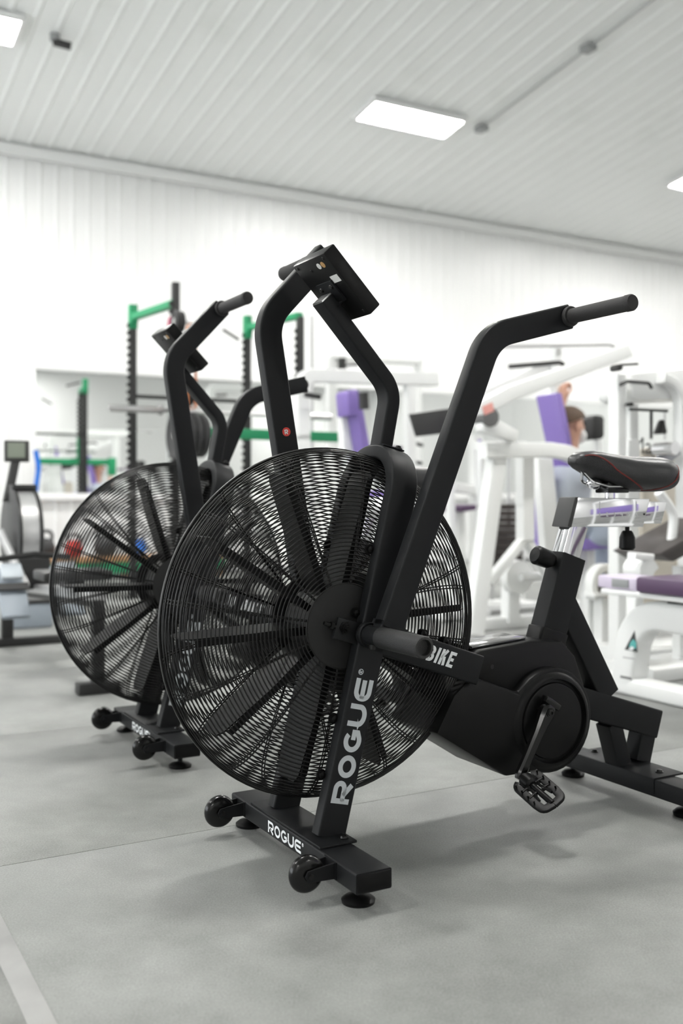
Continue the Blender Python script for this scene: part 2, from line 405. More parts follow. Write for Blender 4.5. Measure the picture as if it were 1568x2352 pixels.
# long mirror with a white frame along the back wall
MZ0, MZ1, MU0 = .83, 2.07, 2.20
PANE = 1.52
mr = room_thing('wall_mirror', 'long frameless-paned mirror in a white frame along the back wall', 'mirror', MU0, WN-.014)
npn = 9
for k in range(npn): MB().box((PANE*(k+.5), -.012, (MZ0+MZ1)/2), (PANE-.004, .008, MZ1-MZ0)).build('pane', M_MIRROR, mr)
Lm = PANE*npn
for nm, c, d in (('frame_rail', (Lm/2, -.02, MZ1+.075), (Lm+.3, .035, .15)), ('frame_rail', (Lm/2, -.02, MZ0-.035), (Lm+.3, .05, .07)),
                 ('frame_stile', (-.075, -.02, (MZ0+MZ1)/2), (.15, .035, MZ1-MZ0)), ('frame_stile', (Lm+.075, -.02, (MZ0+MZ1)/2), (.15, .035, MZ1-MZ0))):
    MB().box(c, d).build(nm, M_TRIM, mr, bevel=.003)

# ================================================================== AIR BIKES
# bike frame: x = rearwards, y = to the rider's right (away from the camera), z = up; v = -y
FU, FZ, FR, FW = .068, .520, .385, .088            # fan axle, guard radius, guard half width
PIV = (.100, .505)
def vprof(r): return FW * max(0.0, 1 - (r/FR)**7.5)**.5
CACHE = {}
def cached(key, fn):
    if key not in CACHE: CACHE[key] = fn()
    return CACHE[key]
def ring_mesh(R, w):
    return MB().sweep([(R*math.cos(2*PI*k/88), 0, R*math.sin(2*PI*k/88)) for k in range(88)], circ(w, 6), binorm=(0, 1, 0), closed=True).mesh('guard_ring', M_WIRE, smooth=80)
def bike(label, off_u, off_v, near_deg, far_deg, fan_deg, group):
    root = thing('air_bike', label, 'exercise bike', O_BIKE + UX*off_u - NX*off_v, YAW, group)
    def P(name, fn, mats, parent=root, bevel=None, smooth=38, loc=None, rot=None, key=None):
        me = cached(key or (name + str(len(CACHE))), lambda: fn().mesh(name, mats, smooth, bevel))
        return link(name, me, parent, loc, rot)
    n0 = [0]
    def K(s):                                         # a stable cache key per call order
        n0[0] += 1; return '%s#%d' % (s, n0[0])
    def add(name, fn, mats, parent=root, **kw): return P(name, fn, mats, parent, key=K(name), **kw)
    # --- front stabilizer
    st = add('front_stabilizer', lambda: MB().sweep([(0, .278, .0605), (0, -.322, .0605)], rrect(.080, .040, .004), binorm=(0, 0, 1)), M_STEEL)
    def base_txt():
        mb, w = lettering('ROGUE', .026, 1.12, .21, .16, reg=True)
        return place_flat(mb, (-.0406, .070, .0475), (0, -1, 0), (0, 0, 1))
    tag(add('lettering', base_txt, M_WHITE_PRINT, st, smooth=None), 'white lettering on the front of the base tube')
    add('end_cap', lambda: MB().box((0, -.3225, .0605), (.074, .003, .034)), M_PLAST, st, bevel=.001)
    add('base_plate', lambda: MB().box((.006, 0, .0835), (.088, .345, .006)), M_STEEL, bevel=.002)
    for s in (1, -1):
        add('bolt', lambda: MB().lathe((.03, s*-.150, .0865), (0, 0, 1), [(0, .011), (.002, .011), (.002, .0085), (.006, .0075), (.0085, .004), (.009, 0)], 14), M_BOLT)
        f = add('leveling_foot', lambda: MB().lathe((0, -s*.262, 0), (0, 0, 1), [(0, .033), (.006, .034), (.012, .026), (.015, .012), (.016, .007), (.042, .007)], 24), M_PLAST)
        w = add('transport_wheel', lambda: MB().lathe((-.095, -s*.222-.014, .060), (0, 1, 0), [(0, 0), (0, .014), (.0015, .026), (.004, .032), (.008, .036), (.0125, .0375), (.0155, .0375), (.020, .036), (.024, .032), (.0265, .026), (.028, .014), (.028, 0)], 32), M_GLOSS, smooth=60)
        def brk(s=s):
            mb = MB()
            for dy in (-.019, .019):
                poly = [(-.038, .078), (-.084, .073)] + [(-.095+.012*math.cos(math.radians(a)), .060+.012*math.sin(math.radians(a))) for a in (75, 120, 180, 240, 285)] + [(-.038, .046)]
                mb.prism(poly, 'y', -s*.222+dy-.0018, -s*.222+dy+.0018)
            mb.box((-.0405, -s*.222, .062), (.004, .05, .034)); return mb
        add('wheel_bracket', brk, M_STEEL, w)
        add('axle_bolt', lambda: MB().cyl((-.095, -s*.222-.024, .060), (-.095, -s*.222+.024, .060), .0055, 6), M_BOLT, w)
    # --- fork: one tube bent over the fan
    B = Vector((.0165, 0, .083)); T = Vector((.2425, 0, .9701)); PN = Vector((.9701, 0, -.2425))
    def fk():
        h = .838; y = .108
        pts = fillet([B + Vector((0, -y, 0)), B + T*h + Vector((0, -y, 0)), B + T*h + Vector((0, y, 0)), B + Vector((0, y, 0))], .098, 12)
        return MB().sweep(pts, rrect(.032, .068, .005), binorm=PN)
    fork = add('fork', fk, M_STEEL)
    def fork_txt():
        mb, w = lettering('ROGUE', .0435, 1.10, .255, .150, reg=True)
        o = B + T*.070 + PN*.0222 + Vector((0, -.1244, 0)); return place_flat(mb, o, T, -PN)
    tag(add('lettering', fork_txt, M_SHADED_PRINT, fork, smooth=None), 'white lettering with painted shade up the fork leg')
    for s in (1, -1):
        for tt in (.61, .47, .24, .12):
            add('guard_clip', lambda: MB().lathe(B + T*tt + PN*-.040 + Vector((0, -s*.093, 0)), (0, -s, 0), [(0, .012), (.003, .012), (.003, .008), (.009, .007), (.011, 0)], 12), M_PLAST, fork)
    # fork top plate and its bolt
    tp = B + T*.8535
    add('top_plate', lambda: MB().box(tp + Vector((.004, 0, 0)), (.058, .070, .004), Euler((0, .245, 0))), M_STEEL, fork, bevel=.0015)
    add('bolt', lambda: MB().lathe(tp + PN*.018 + Vector((0, -.03, .002)), T, [(0, .010), (.002, .010), (.002, .007), (.007, .006), (.009, 0)], 12), M_BOLT, fork)
    # --- console post and console
    def post():
        pts = fillet([(.214, 0, .915), (.240, 0, 1.045), (.060, 0, 1.239)], .075, 10)
        return MB().sweep(pts, rrect(.034, .050, .005), binorm=(0, 1, 0))
    add('console_post', post, M_STEEL)
    q = Vector((.7, 0, -.7143)).normalized(); nq = Vector((q.z, 0, -q.x)) * -1      # down the face; out of the face
    nq = Vector((.7143, 0, .7)).normalized()
    cc = Vector((.082, 0, 1.262)) + nq*.0175
    Rc = Matrix((q, Vector((0, 1, 0)), q.cross(Vector((0, 1, 0))))).transposed()
    con = add('console', lambda: MB().box(cc, (.170, .150, .036), Rc), M_PLAST, bevel=.004)
    bk = cc - nq*.0183
    add('screen', lambda: MB().box(cc + nq*.0182, (.12, .12, .001), Rc), mat('lcd_screen', (.16, .18, .15), .25), con)
    add('button_strip', lambda: MB().box(cc + nq*.0186 + q*.066, (.02, .12, .002), Rc), M_RED, con)
    def rnd(p, r): return MB().lathe(p, -nq, [(0, r), (.0006, r)], 20)
    tag(add('sticker', lambda: rnd(bk - q*.062 + Vector((0, -.026, 0)), .0075), M_LABEL, con), 'round silver sticker')
    tag(add('sticker', lambda: rnd(bk - q*.062 + Vector((0, -.044, 0)), .0075), M_BRASS, con), 'round brass sticker')
    tag(add('sticker', lambda: MB().box(bk - q*.022 + Vector((0, -.050, 0)), (.018, .032, .0008), Rc), M_LABEL, con), 'white paper serial label')
    for dq, dy in ((-.075, -.06), (-.075, .06), (.07, -.06), (-.058, .015)):
        add('screw', lambda: MB().lathe(bk + q*dq + Vector((0, dy, 0)), -nq, [(0, .004), (.0015, .003), (.0015, 0)], 10), M_BOLT, con)
    def cbr():
        mb = MB().box(bk - nq*.003 + q*.004, (.055, .07, .005), Rc)
        mb.box(bk - nq*.014 + q*.031, (.003, .05, .026), Rc); return mb
    cb = add('console_bracket', cbr, M_STEEL, con)
    add('end_cap', lambda: MB().box((.0590, 0, 1.2400), (.004, .044, .030), Euler((0, .823, 0))), M_BRUSH, cb)
    for dy in (-.022, .022):
        add('bolt', lambda: MB().lathe(bk - nq*.006 + q*-.010 + Vector((0, dy, 0)), -nq, [(0, .006), (.003, .005), (.005, 0)], 12), M_BOLT, cb)
    # --- fan: hub, blades, guards of wire rings and spokes
    add('fan_hub', lambda: MB().lathe((FU, .070, FZ), (0, -1, 0), [(0, .03), (.005, .06), (.02, .075), (.12, .075), (.135, .06), (.14, .03)], 32), M_PLAST)
    def blade():
        mb = MB(); t = .0016
        mb._add([(r, y, z) for z in (-t, t) for r, y in ((.07, -.050), (.20, -.062), (.335, -.050), (.350, -.036), (.350, .036), (.335, .050), (.20, .062), (.07, .050))],
                [tuple(reversed(range(8))), tuple(range(8, 16))] + [(i, (i+1) % 8, 8+(i+1) % 8, 8+i) for i in range(8)])
        mb.box((.205, -.056, .008), (.25, .002, .014)); return mb
    me_b = cached('blade', lambda: blade().mesh('fan_blade', M_PLAST))
    for k in range(10):
        o = link('fan_blade', me_b, root, (FU, 0, FZ)); o.rotation_euler = (0, math.radians(36*k + fan_deg), 0)
    # ring radii at even steps along the guard's profile
    prof = [(FR*k/800.0, vprof(FR*k/800.0)) for k in range(801)]
    L = [0.0]
    for a, b in zip(prof, prof[1:]): L.append(L[-1] + math.hypot(b[0]-a[0], b[1]-a[1]))
    i_hub = next(i for i, p in enumerate(prof) if p[0] >= .092)
    step = .0089; rings = []; tgt = L[i_hub]
    while tgt < L[-1] - .003:
        i = next(i for i in range(len(L)) if L[i] >= tgt); rings.append(prof[i]); tgt += step
    for s in (-1, 1):                                  # -1: near side (v > 0)
        g = thing_part('fan_guard', root, (FU, 0, FZ))
        for R, v in rings:
            me = cached('ring%.4f' % R, lambda: ring_mesh(R, .00165))
            link('guard_ring', me, g, (0, s*v, 0))
        def spoke():
            pts = [(prof[i][0], s*(prof[i][1]-.0032), 0) for i in range(i_hub-2, len(prof)-1, 24)] + [(FR-.004, 0, 0)]
            return MB().tube(pts, .0018, 6)
        me_s = cached('spoke%d' % s, lambda: spoke().mesh('guard_spoke', M_WIRE, smooth=80))
        for k in range(12):
            for d in (-.55, .55):
                o = link('guard_spoke', me_s, g); o.rotation_euler = (0, math.radians(10 + 30*k + d + (0 if s < 0 else 11)), 0)
        add('hub_disc', lambda: MB().lathe((0, s*(FW-.004), 0), (0, s, 0), [(0, .093), (.004, .093), (.0055, .090), (.0055, 0)], 48), M_FLATBK, g)
    add('guard_rim', lambda: MB().sweep([(FU+(FR+.002)*math.cos(2*PI*k/96), 0, FZ+(FR+.002)*math.sin(2*PI*k/96)) for k in range(96)], rrect(.005, .009, .002), binorm=(0, 1, 0), closed=True), M_WIRE)
    # --- side rails from the fork back to the gear housing
    D = Vector((.945, 0, -.327)); RU = Vector((.327, 0, .945))
    for s in (-1, 1):
        a, b = Vector((.112, s*.108, .5015)), Vector((.4055, s*.108, .400))
        rail = add('side_rail', lambda: MB().sweep([a, b], rrect(.068, .032, .005), binorm=(0, 1, 0)), M_STEEL)
        if s < 0:
            def bk_txt():
                mb, w = lettering('eCHO BIKe', .036, .50, .20, .125, shear=.16)
                o = Vector((.328, -.1244, .427)) - D*(w*.036) - RU*.0150; return place_flat(mb, o, D, RU)
            tag(add('lettering', bk_txt, M_WHITE_PRINT, rail, smooth=None), 'white slanted lettering on the side rail')
        for uu in (.245, .305):
            add('guard_clip', lambda: MB().lathe(a + D*((uu-.112)/.945) + RU*.040 + Vector((0, s*-.010, 0)), (0, s, 0), [(0, .010), (.016, .010), (.016, .006), (.021, 0)], 12), M_PLAST, rail)
        # axle bracket reaching forward of the fork leg
        br = add('axle_bracket', lambda: MB().box((.063, s*.112, .512), (.068, .008, .046), Euler((0, .30, 0))), M_STEEL, bevel=.001)
        add('axle_nut', lambda: MB().lathe((.052, s*.116, .520), (0, s, 0), [(0, .014), (.002, .014), (.002, .0105), (.010, .0105), (.010, .006), (.018, .0055), (.018, 0)], 6), M_BOLT, br)
        add('tension_bolt', lambda: MB().cyl((.032, s*.112, .524), (.004, s*.112, .533), .0042, 8).lathe((.026, s*.112, .526), (-.95, 0, .3), [(0, .008), (.007, .008)], 6), M_BOLT, br)
        # pivot sleeve, foot peg
        px, pz = PIV
        add('pivot_sleeve', lambda: MB().lathe((px, s*.124, pz), (0, s, 0), [(0, .026), (.012, .027), (.016, .025), (.016, .021), (.062, .021), (.062, .018)], 28), M_STEEL)
        peg = add('foot_peg', lambda: MB().lathe((px, s*.186, pz), (0, s, 0), [(0, .017), (.002, .0225), (.158, .0225), (.161, .021), (.161, .016), (.150, .015), (.150, 0)], 28), M_KNURL)
        add('clamp_screw', lambda: MB().cyl((px-.004, s*.155, pz-.027), (px-.004, s*.155, pz-.018), .006, 8).cyl((px-.012, s*.172, pz-.026), (px-.012, s*.172, pz-.016), .006, 8), M_BOLT, peg)
        # swinging arm with its grip, turned about the pivot
        ang = math.radians(near_deg if s < 0 else far_deg)
        def armm():
            y = s*.172
            b2 = math.radians(52); e = Vector((.018, y, .716)); top = e + Vector((math.sin(b2), 0, math.cos(b2)))*.235
            pts = fillet([(.018, y, .018), e, top], .105, 12)
            mb = MB().sweep(pts, rrect(.058, .036, .005), binorm=(0, 1, 0))
            mb.box((.020, y, .030), (.062, .046, .010)); return mb
        arm = P('arm', armm, M_STEEL, root, key='arm%d' % s, loc=(px, 0, pz))
        arm.rotation_euler = (0, ang, 0)
        b2 = math.radians(52); g0 = Vector((.018, s*.190, .716)) + Vector((math.sin(b2), 0, math.cos(b2)))*.228
        P('grip', lambda: MB().lathe(g0, (0, s, 0), [(-.026, .018), (-.025, .021), (0, .0225), (.006, .0245), (.012, .0225), (.012, .0175), (.180, .0175), (.184, .0185), (.197, .0185), (.201, .0165), (.202, 0)], 24), M_GRIP, arm, key='grip%d' % s)
        if s > 0:
            zb = .450
            P('badge', lambda: MB().lathe((.020, s*.172-.0183, zb), (0, -1, 0), [(0, .0105), (.0005, .0105)], 24), M_RED, arm, key='badge')
            mb, w = lettering('R', .011, .85, .22, .1)
            P('lettering', lambda: place_flat(mb, (.0150, s*.172-.0190, zb-.0055), (1, 0, 0), (0, 0, 1)), M_WHITE_PRINT, arm, key='badgeR', smooth=None)
    # --- gear housing
    def arcp(cx, cz, r, a0, a1, n=10): return [(cx+r*math.cos(math.radians(a0+(a1-a0)*k/n)), cz+r*math.sin(math.radians(a0+(a1-a0)*k/n))) for k in range(n+1)]
    CXU, CZU, CRR = .640, .255, .128
    def hous():
        low = [(.300, .262), (.350, .345), (.400, .384)] + arcp(CXU, CZU, CRR, 143, -112, 26) + [(.50, .138)]
        up = [(.395, .36), (.415, .425), (.445, .436), (.600, .448), (.700, .440), (.740, .40), (.770, .328), (.772, .238), (.74, .225), (.6, .25)]
        return MB().prism(low, 'y', -.100, .100).prism(up, 'y', -.072, .072)
    hs = add('gear_housing', hous, M_PLAST, bevel=.007)
    add('housing_lid', lambda: MB().box((.520, 0, .4455), (.165, .095, .007), Euler((0, -.075, 0))), M_LID, hs, bevel=.003)
    add('seat_collar', lambda: MB().sweep([(.694, 0, .397), (.7155, 0, .460)], rrect(.090, .068, .012), binorm=(0, 1, 0)), M_PLAST, hs, bevel=.003)
    for s in (-1, 1):
        add('crank_boss', lambda: MB().lathe((CXU, s*.085, CZU), (0, s, 0), [(0, .124), (.012, .121), (.021, .112), (.024, .106), (.024, .102), (.014, .099), (.014, .094), (.019, .091), (.0205, .087), (.0205, 0)], 56), M_PLAST, hs)
        # rounded shoulder that runs from the boss up to the seat collar
        def shoulder(s=s):
            secs = []
            for k in range(7):
                f = k/6; c = Vector((CXU, 0, CZU)).lerp(Vector((.698, 0, .425)), f); hw = .118*(1-f) + .050*f; dep = .100*(1-f*f) + .046*f*f
                secs.append([(c.x + hw*math.cos(PI*j/10), s*(.02 + (dep-.02)*math.sin(PI*j/10)**.55), c.z + (hw*.12)*math.cos(PI*j/10)*-1) for j in range(11)] )
            return MB().loft(secs, cap=True)
        add('shoulder', shoulder, M_PLAST, hs)
        add('screw', lambda: MB().lathe((.478, s*.072, .395), (0, s, 0), [(0, .006), (.001, .005), (.001, 0)], 12), M_FLATBK, hs)
        add('screw', lambda: MB().lathe((.758, s*.072, .278), (0, s, 0), [(0, .006), (.001, .005), (.001, 0)], 12), M_FLATBK, hs)
        # crank and pedal
        c0 = Vector((.598, s*.128, .286)) if s < 0 else Vector((.660, .128, .250)); dirv = Vector((-.543, 0, -.840)) * (1 if s < 0 else -1)
        e = c0 + dirv*.162 + Vector((0, s*.010, 0))
        def crank():
            side = Vector((dirv.z, 0, -dirv.x)); secs = []
            for f, w, t in ((-.13, .012, .010), (-.08, .018, .013), (0, .021, .014), (.12, .019, .012), (.35, .014, .010), (.7, .0125, .009), (.93, .0135, .009), (1.0, .014, .009), (1.07, .009, .008)):
                c = c0.lerp(e, f)
                secs.append([tuple(c + side*x*w + Vector((0, y*t, 0))) for x, y in ((1, .5), (.6, 1), (-.6, 1), (-1, .5), (-1, -.5), (-.6, -1), (.6, -1), (1, -.5))])
            return MB().loft(secs).cyl(c0 - Vector((0, s*.04, 0)), c0 + Vector((0, s*.016, 0)), .011, 16)
        cr = add('crank', crank, M_GLOSS)
        add('clamp', lambda: MB().box(c0 + dirv*-.024, (.05, .022, .016), Euler((0, .58, 0))), M_GLOSS, cr, bevel=.003)
        add('crank_bolt', lambda: MB().lathe(c0 + Vector((0, s*.014, 0)), (0, s, 0), [(0, .009), (.004, .008), (.004, .004), (.001, .0035), (.001, 0)], 12), M_BOLT, cr)
        def pedal():
            mb = MB(); h, wd_ = .029, .104                       # half length fore-aft, lateral size
            mb.cyl((0, 0, 0), (0, s*.118, 0), .0075, 12)
            mb.lathe((0, s*.006, 0), (0, s, 0), [(0, .010), (.010, .012), (.012, .018), (.035, .018), (.04, .012)], 14)
            for x in (-1, 1):
                mb.sweep(fillet([(x*.018, s*.018, 0), (x*h, s*.024, 0), (x*h, s*.092, 0), (x*.026, s*.118, 0), (0, s*.121, 0)], .012, 4), rrect(.020, .008, .002), binorm=(0, 0, 1))
                for y in (.045, .070): mb.sweep([(x*.008, s*y, 0), (x*h, s*(y+.002), 0)], rrect(.006, .012, .002), binorm=(0, 0, 1))
                for y in (.026, .048, .070, .092): mb.cyl((x*(h+.002), s*y, -.013), (x*(h+.002), s*y, .013), .0022, 6)
                mb.tube([(x*h*.62, s*.024, .003), (x*h*.40, s*.058, .003), (x*h*.62, s*.094, .003)], .0035, 6)
            return mb
        pd = add('pedal', pedal, M_PLAST, smooth=30)
        pd.location = e; pd.rotation_euler = (Matrix.Rotation(math.radians(18*-s), 3, 'X') @ Matrix.Rotation(math.radians(-30), 3, 'Y')).to_euler()
    # --- rear frame
    add('main_beam', lambda: MB().sweep([(.50, 0, .367), (1.081, 0, .182)], rrect(.076, .060, .005), binorm=(0, 1, 0)), M_STEEL)
    add('seat_tube', lambda: MB().sweep([(.690, 0, .385), (.7795, 0, .646)], rrect(.078, .058, .005), binorm=(0, 1, 0)), M_STEEL)
    add('rear_strut', lambda: MB().sweep([(.752, 0, .528), (.903, 0, .276)], rrect(.066, .0575, .005), binorm=(0, 1, 0)), M_STEEL)
    add('rear_leg', lambda: MB().sweep([(.922, 0, .20), (.957, 0, .088)], rrect(.048, .052, .004), binorm=(0, 1, 0)), M_STEEL)
    add('rear_leg', lambda: MB().sweep([(1.046, 0, .158), (1.026, 0, .088)], rrect(.052, .052, .004), binorm=(0, 1, 0)), M_STEEL)
    rs = add('rear_stabilizer', lambda: MB().sweep([(.970, .278, .0605), (.970, -.300, .0605)], rrect(.076, .044, .004), binorm=(0, 0, 1)), M_STEEL)
    add('rear_plate', lambda: MB().box((.985, 0, .0845), (.108, .30, .005)).box((.9305, 0, .066), (.003, .30, .040)), M_STEEL, rs, bevel=.001)
    for s in (1, -1):
        add('bolt', lambda: MB().lathe((.985, s*.118, .087), (0, 0, 1), [(0, .010), (.002, .010), (.002, .008), (.007, .006), (.008, 0)], 12), M_BOLT, rs)
        add('leveling_foot', lambda: MB().lathe((.985, s*.205, 0), (0, 0, 1), [(0, .031), (.008, .033), (.016, .024), (.019, .011), (.020, .007), (.042, .007)], 22), M_PLAST)
    # --- seat post, slide, knobs, saddle
    add('seat_post', lambda: MB().sweep([(.744, 0, .56), (.802, 0, .727)], rrect(.062, .042, .004), binorm=(0, 1, 0)), M_CHROME)
    def kb(o, ax, r, l): return MB().lathe(o, ax, [(0, .006), (.012, .006), (.012, .011), (.016, r*.72), (.030, r), (l-.008, r*1.06), (l-.002, r*.8), (l, 0)], 18)
    kn = add('height_knob', lambda: kb(Vector((.742, 0, .630)), (-.93, 0, .30), .0235, .078), M_PLAST)
    slide = add('seat_slide', lambda: MB().prism([(.763, .722), (.788, .797), (1.043, .793), (1.018, .718)], 'y', -.030, .030), M_CHROME, bevel=.0015)
    add('end_cap', lambda: MB().prism([(.752, .7225), (.777, .797), (.790, .7985), (.765, .7205)], 'y', -.0305, .0305), mat('grey_plastic_cap', (.045, .045, .045), .55), slide, bevel=.0015)
    add('slide_bar', lambda: MB().prism([(.95, .726), (.97, .787), (1.114, .785), (1.093, .726)], 'y', -.024, .024), M_CHROME, slide, bevel=.0015)
    for k in range(6):
        uu = .862 + .026*k
        K('num'); t = text_obj('numeral', str(k+1), .016, M_WHITE_PRINT, slide, Vector((uu, -.0308, .752)), (1, 0, 0), (0, 0, 1))
    for uu in (.862, .992): add('scale_mark', lambda: MB().box((uu, -.0306, .775), (.0012, .0006, .022)), M_WHITE_PRINT, slide)
    add('slide_hole', lambda: MB().cyl((1.022, -.0308, .752), (1.022, -.029, .752), .0028, 10), M_FLATBK, slide)
    kn2 = add('slide_knob', lambda: kb(Vector((.990, 0, .720)), (0, 0, -1), .0205, .066), M_PLAST)
    SEC = [(.795 + (q_[0]-.795)*.86, *q_[1:]) for q_ in [(.795, .010, .894, .887), (.803, .025, .907, .880), (.825, .036, .916, .870), (.865, .046, .919, .856), (.915, .062, .914, .840), (.965, .088, .908, .825), (1.015, .108, .906, .816),
           (1.060, .121, .907, .812), (1.100, .118, .905, .812), (1.128, .098, .898, .820), (1.144, .066, .888, .835), (1.152, .020, .872, .855)]]
    def sec_at(u):
        for a, b in zip(SEC, SEC[1:]):
            if u <= b[0]:
                f = (u-a[0])/(b[0]-a[0]); return [a[i]+(b[i]-a[i])*f for i in range(4)]
        return SEC[-1]
    def sad_pt(u, a, grow=0.0):
        _, hw, zt, zb = sec_at(u); zc = zb + (zt-zb)*.42; c, s_ = math.cos(a), math.sin(a)
        y = (hw+grow) * math.copysign(abs(c)**.62, c)
        up = (zt-zc+grow); dn = (zc-zb+grow)
        z = zc + (up*abs(s_)**.75 if s_ >= 0 else -dn*abs(s_)**.8)
        if s_ > 0 and .86 < u < 1.07: z -= .007*math.exp(-(y/.016)**2)      # relief groove
        return Vector((u, y, z))
    def saddle():
        us = []; 
        for a, b in zip(SEC, SEC[1:]): us += [a[0], (a[0]+b[0])/2]
        us.append(SEC[-1][0]); mb = MB(); n = 36; b0 = 0
        secs = [[sad_pt(u, 2*PI*k/n) for k in range(n)] for u in us]
        mb.loft(secs)
        for i in range(len(us)-1):
            for k in range(n):
                a = (k+.5)/n*2*PI; a = a if a <= PI else a-2*PI; aa = a if abs(a) < PI/2 else (PI-abs(a))*math.copysign(1, a)
                u = (us[i]+us[i+1])/2
                # woven side panel: below a line that dips at mid saddle
                lim = .55 - 1.9*max(0, min(1, (u-.84)/.155)) if u < .995 else -1.35 + 1.9*(u-.995)/.08
                if aa < lim: mb.m[i*n+k] = 1
        return mb
    sad = add('saddle', saddle, [M_LEATHER, M_WEAVE], smooth=60)
    def stitch(s):
        mb = MB()
        for g_ in (0.0, .05):
            l1 = [sad_pt(.812 + .183*k/16, .55 - 1.9*max(0, min(1, (.812+.183*k/16-.84)/.155)) + g_, .0008) for k in range(17)]
            l2 = [sad_pt(.995 + .08*k/10, -1.35 + 1.9*(k/10) + g_, .0008) for k in range(11)]
            for l in (l1, l2):
                mb.tube([(p.x, -abs(p.y) if s < 0 else abs(p.y), p.z) for p in l], .0009, 5)
        return mb
    for s in (-1, 1): add('stitching', lambda: stitch(-1) if s < 0 else _flip(stitch(-1)), M_THREAD, sad, smooth=80)
    add('saddle_clamp', lambda: MB().box((.935, 0, .824), (.075, .050, .030)).cyl((.928, 0, .79), (.928, 0, .83), .013, 16), M_GLOSS, sad, bevel=.003)
    add('clamp_post', lambda: MB().cyl((.928, 0, .785), (.928, 0, .815), .0145, 18), M_CHROME, sad)
    add('saddle_rail', lambda: MB().tube(fillet([(.83, 0, .866), (.845, -.02, .838), (.90, -.022, .826), (1.03, -.03, .826)], .02, 5), .004, 8).tube(fillet([(.83, 0, .866), (.845, .02, .838), (.90, .022, .826), (1.03, .03, .826)], .02, 5), .004, 8), M_CHROME, sad)
    add('saddle_bumper', lambda: MB().ball((.872, 0, .834), .016, sq=(1.5, 1.2, 1)), M_CHROME, sad)
    return root
def thing_part(name, parent, loc):
    o = bpy.data.objects.new(name, None); COL.objects.link(o); o.parent = parent; o.location = loc; o.empty_display_size = .05; return o
def _flip(mb): mb.v = [(a, -b, c) for a, b, c in mb.v]; return mb
bike('black air bike with its whole saddle and crank housing in view', 0, 0, 22.6, -9.4, -2.0, 'air bikes')
bike('black air bike half hidden behind the fan of the other air bike', .035, -1.105, -9.0, 24.0, 1.0, 'air bikes')

# ================================================================== THINGS BEHIND THE BIKES
class Mach:
    """a machine drawn part by part: pixels give directions, the plane n (distance towards the back wall) gives the depth"""
    def __init__(s, name, label, cat, u, n, group=None):
        s.u, s.n = u, n; s.root = room_thing(name, label, cat, u, n, group=group)
    def L(s, px, py, n):                               # py None: down on the floor
        p = at(px, HY if py is None else py, n); return Vector((p.x - s.u, p.y - s.n, .032 if py is None else p.z))
    def bar(s, name, pts, n, size=(.06, .06), m=None, rad=.08, parent=None, rr=.008, raw=None):
        P = raw if raw else [s.L(x, y, n) for x, y in pts]
        if len(P) > 2: P = fillet(P, rad, 6)
        return MB().sweep(P, rrect(size[0], size[1], rr), binorm=(0, 1, 0)).build(name, m or M_WHITE, parent or s.root)
    def pipe(s, name, pts, n, r=.02, m=None, rad=.06, parent=None, raw=None):
        P = raw if raw else [s.L(x, y, n) for x, y in pts]
        if len(P) > 2: P = fillet(P, rad, 6)
        return MB().tube(P, r, 10).build(name, m or M_WHITE, parent or s.root)
    def slab(s, name, pts, n, depth, m, bevel=.012, parent=None):
        """outline by pixels in the plane n, real thickness 'depth' centred on it"""
        P = [s.L(x, y, n) for x, y in pts]
        return MB().prism([(p.x, p.z) for p in P], 'y', P[0].y - depth/2, P[0].y + depth/2).build(name, m, parent or s.root, bevel=bevel)
    def box(s, name, c, d, m=None, rot=None, bevel=.006, parent=None):
        return MB().box(c, d, rot).build(name, m or M_WHITE, parent or s.root, bevel=bevel)

# ---- power rack, black uprights and green cross members
NF, NR = 6.90, 7.62
uA, uB, uC, uD = at(305, 900, NR).x, at(403, 900, NF).x, at(568, 900, NR).x, at(689, 900, NF).x
zT = at(305, 703, NR).z
rk = Mach('power_rack', 'black power rack with green cross members in front of the mirror', 'rack', uA, NR)
for u, n, top in ((uA, NR, zT), (uB, NF, zT+.06), (uC, NR, zT), (uD, NF, zT-.10)):
    x, y = u-uA, n-NR
    up = MB().box((x, y, top/2), (.050, .050, top)).build('upright', M_RACK, rk.root, bevel=.003)
    st = MB()
    for k in range(int((top-.45)/.058)): st.cyl((x-.030, y-.012, .40+.058*k), (x-.030, y+.012, .40+.058*k), .020, 8)
    tag(st.build('notch_strip', M_RACK, up), kind='stuff')
    MB().box((x, y, .006), (.12, .12, .012)).build('foot_plate', M_RACK, rk.root)
    if n == NR: MB().box((x, y, top-.085), (.062, .062, .19)).box((x, y-.03, top-.10), (.05, .05, .08)).build('corner_bracket', M_GREEN, rk.root, bevel=.003)
for ua, ub, z in ((uA, uB, zT-.09), (uC, uD, zT-.09)):
    MB().sweep([(ua-uA, 0, z), (ub-uA, NF-NR, z)], rrect(.06, .05, .006), binorm=(0, 0, 1)).build('cross_member', M_GREEN, rk.root)
zl = at(600, 999, NF).z
MB().sweep([(uB-uA-.02, NF-NR-.03, zl), (at(792, 1006, NF).x-uA, NF-NR-.03, zl)], rrect(.05, .078, .006), binorm=(0, 0, 1)).build('cross_member', M_GREEN, rk.root)
MB().sweep([(0, 0, zl+.32), (uC-uA, 0, zl+.32)], rrect(.03, .03, .006), binorm=(0, 0, 1)).build('rear_tie', M_RACK, rk.root)
MB().box((uB-uA-.034, NF-NR, at(400, 920, NF).z), (.02, .04, .36)).build('pad_strip', M_GREEN, rk.root)
MB().box((uD-uA-.034, NF-NR, at(680, 960, NF).z), (.02, .04, .36)).build('pad_strip', M_GREEN, rk.root)
MB().box((uD-uA+.43, NF-NR, zl-.06), (.10, .10, .24)).build('spotter_block', M_GREEN, rk.root, bevel=.006)
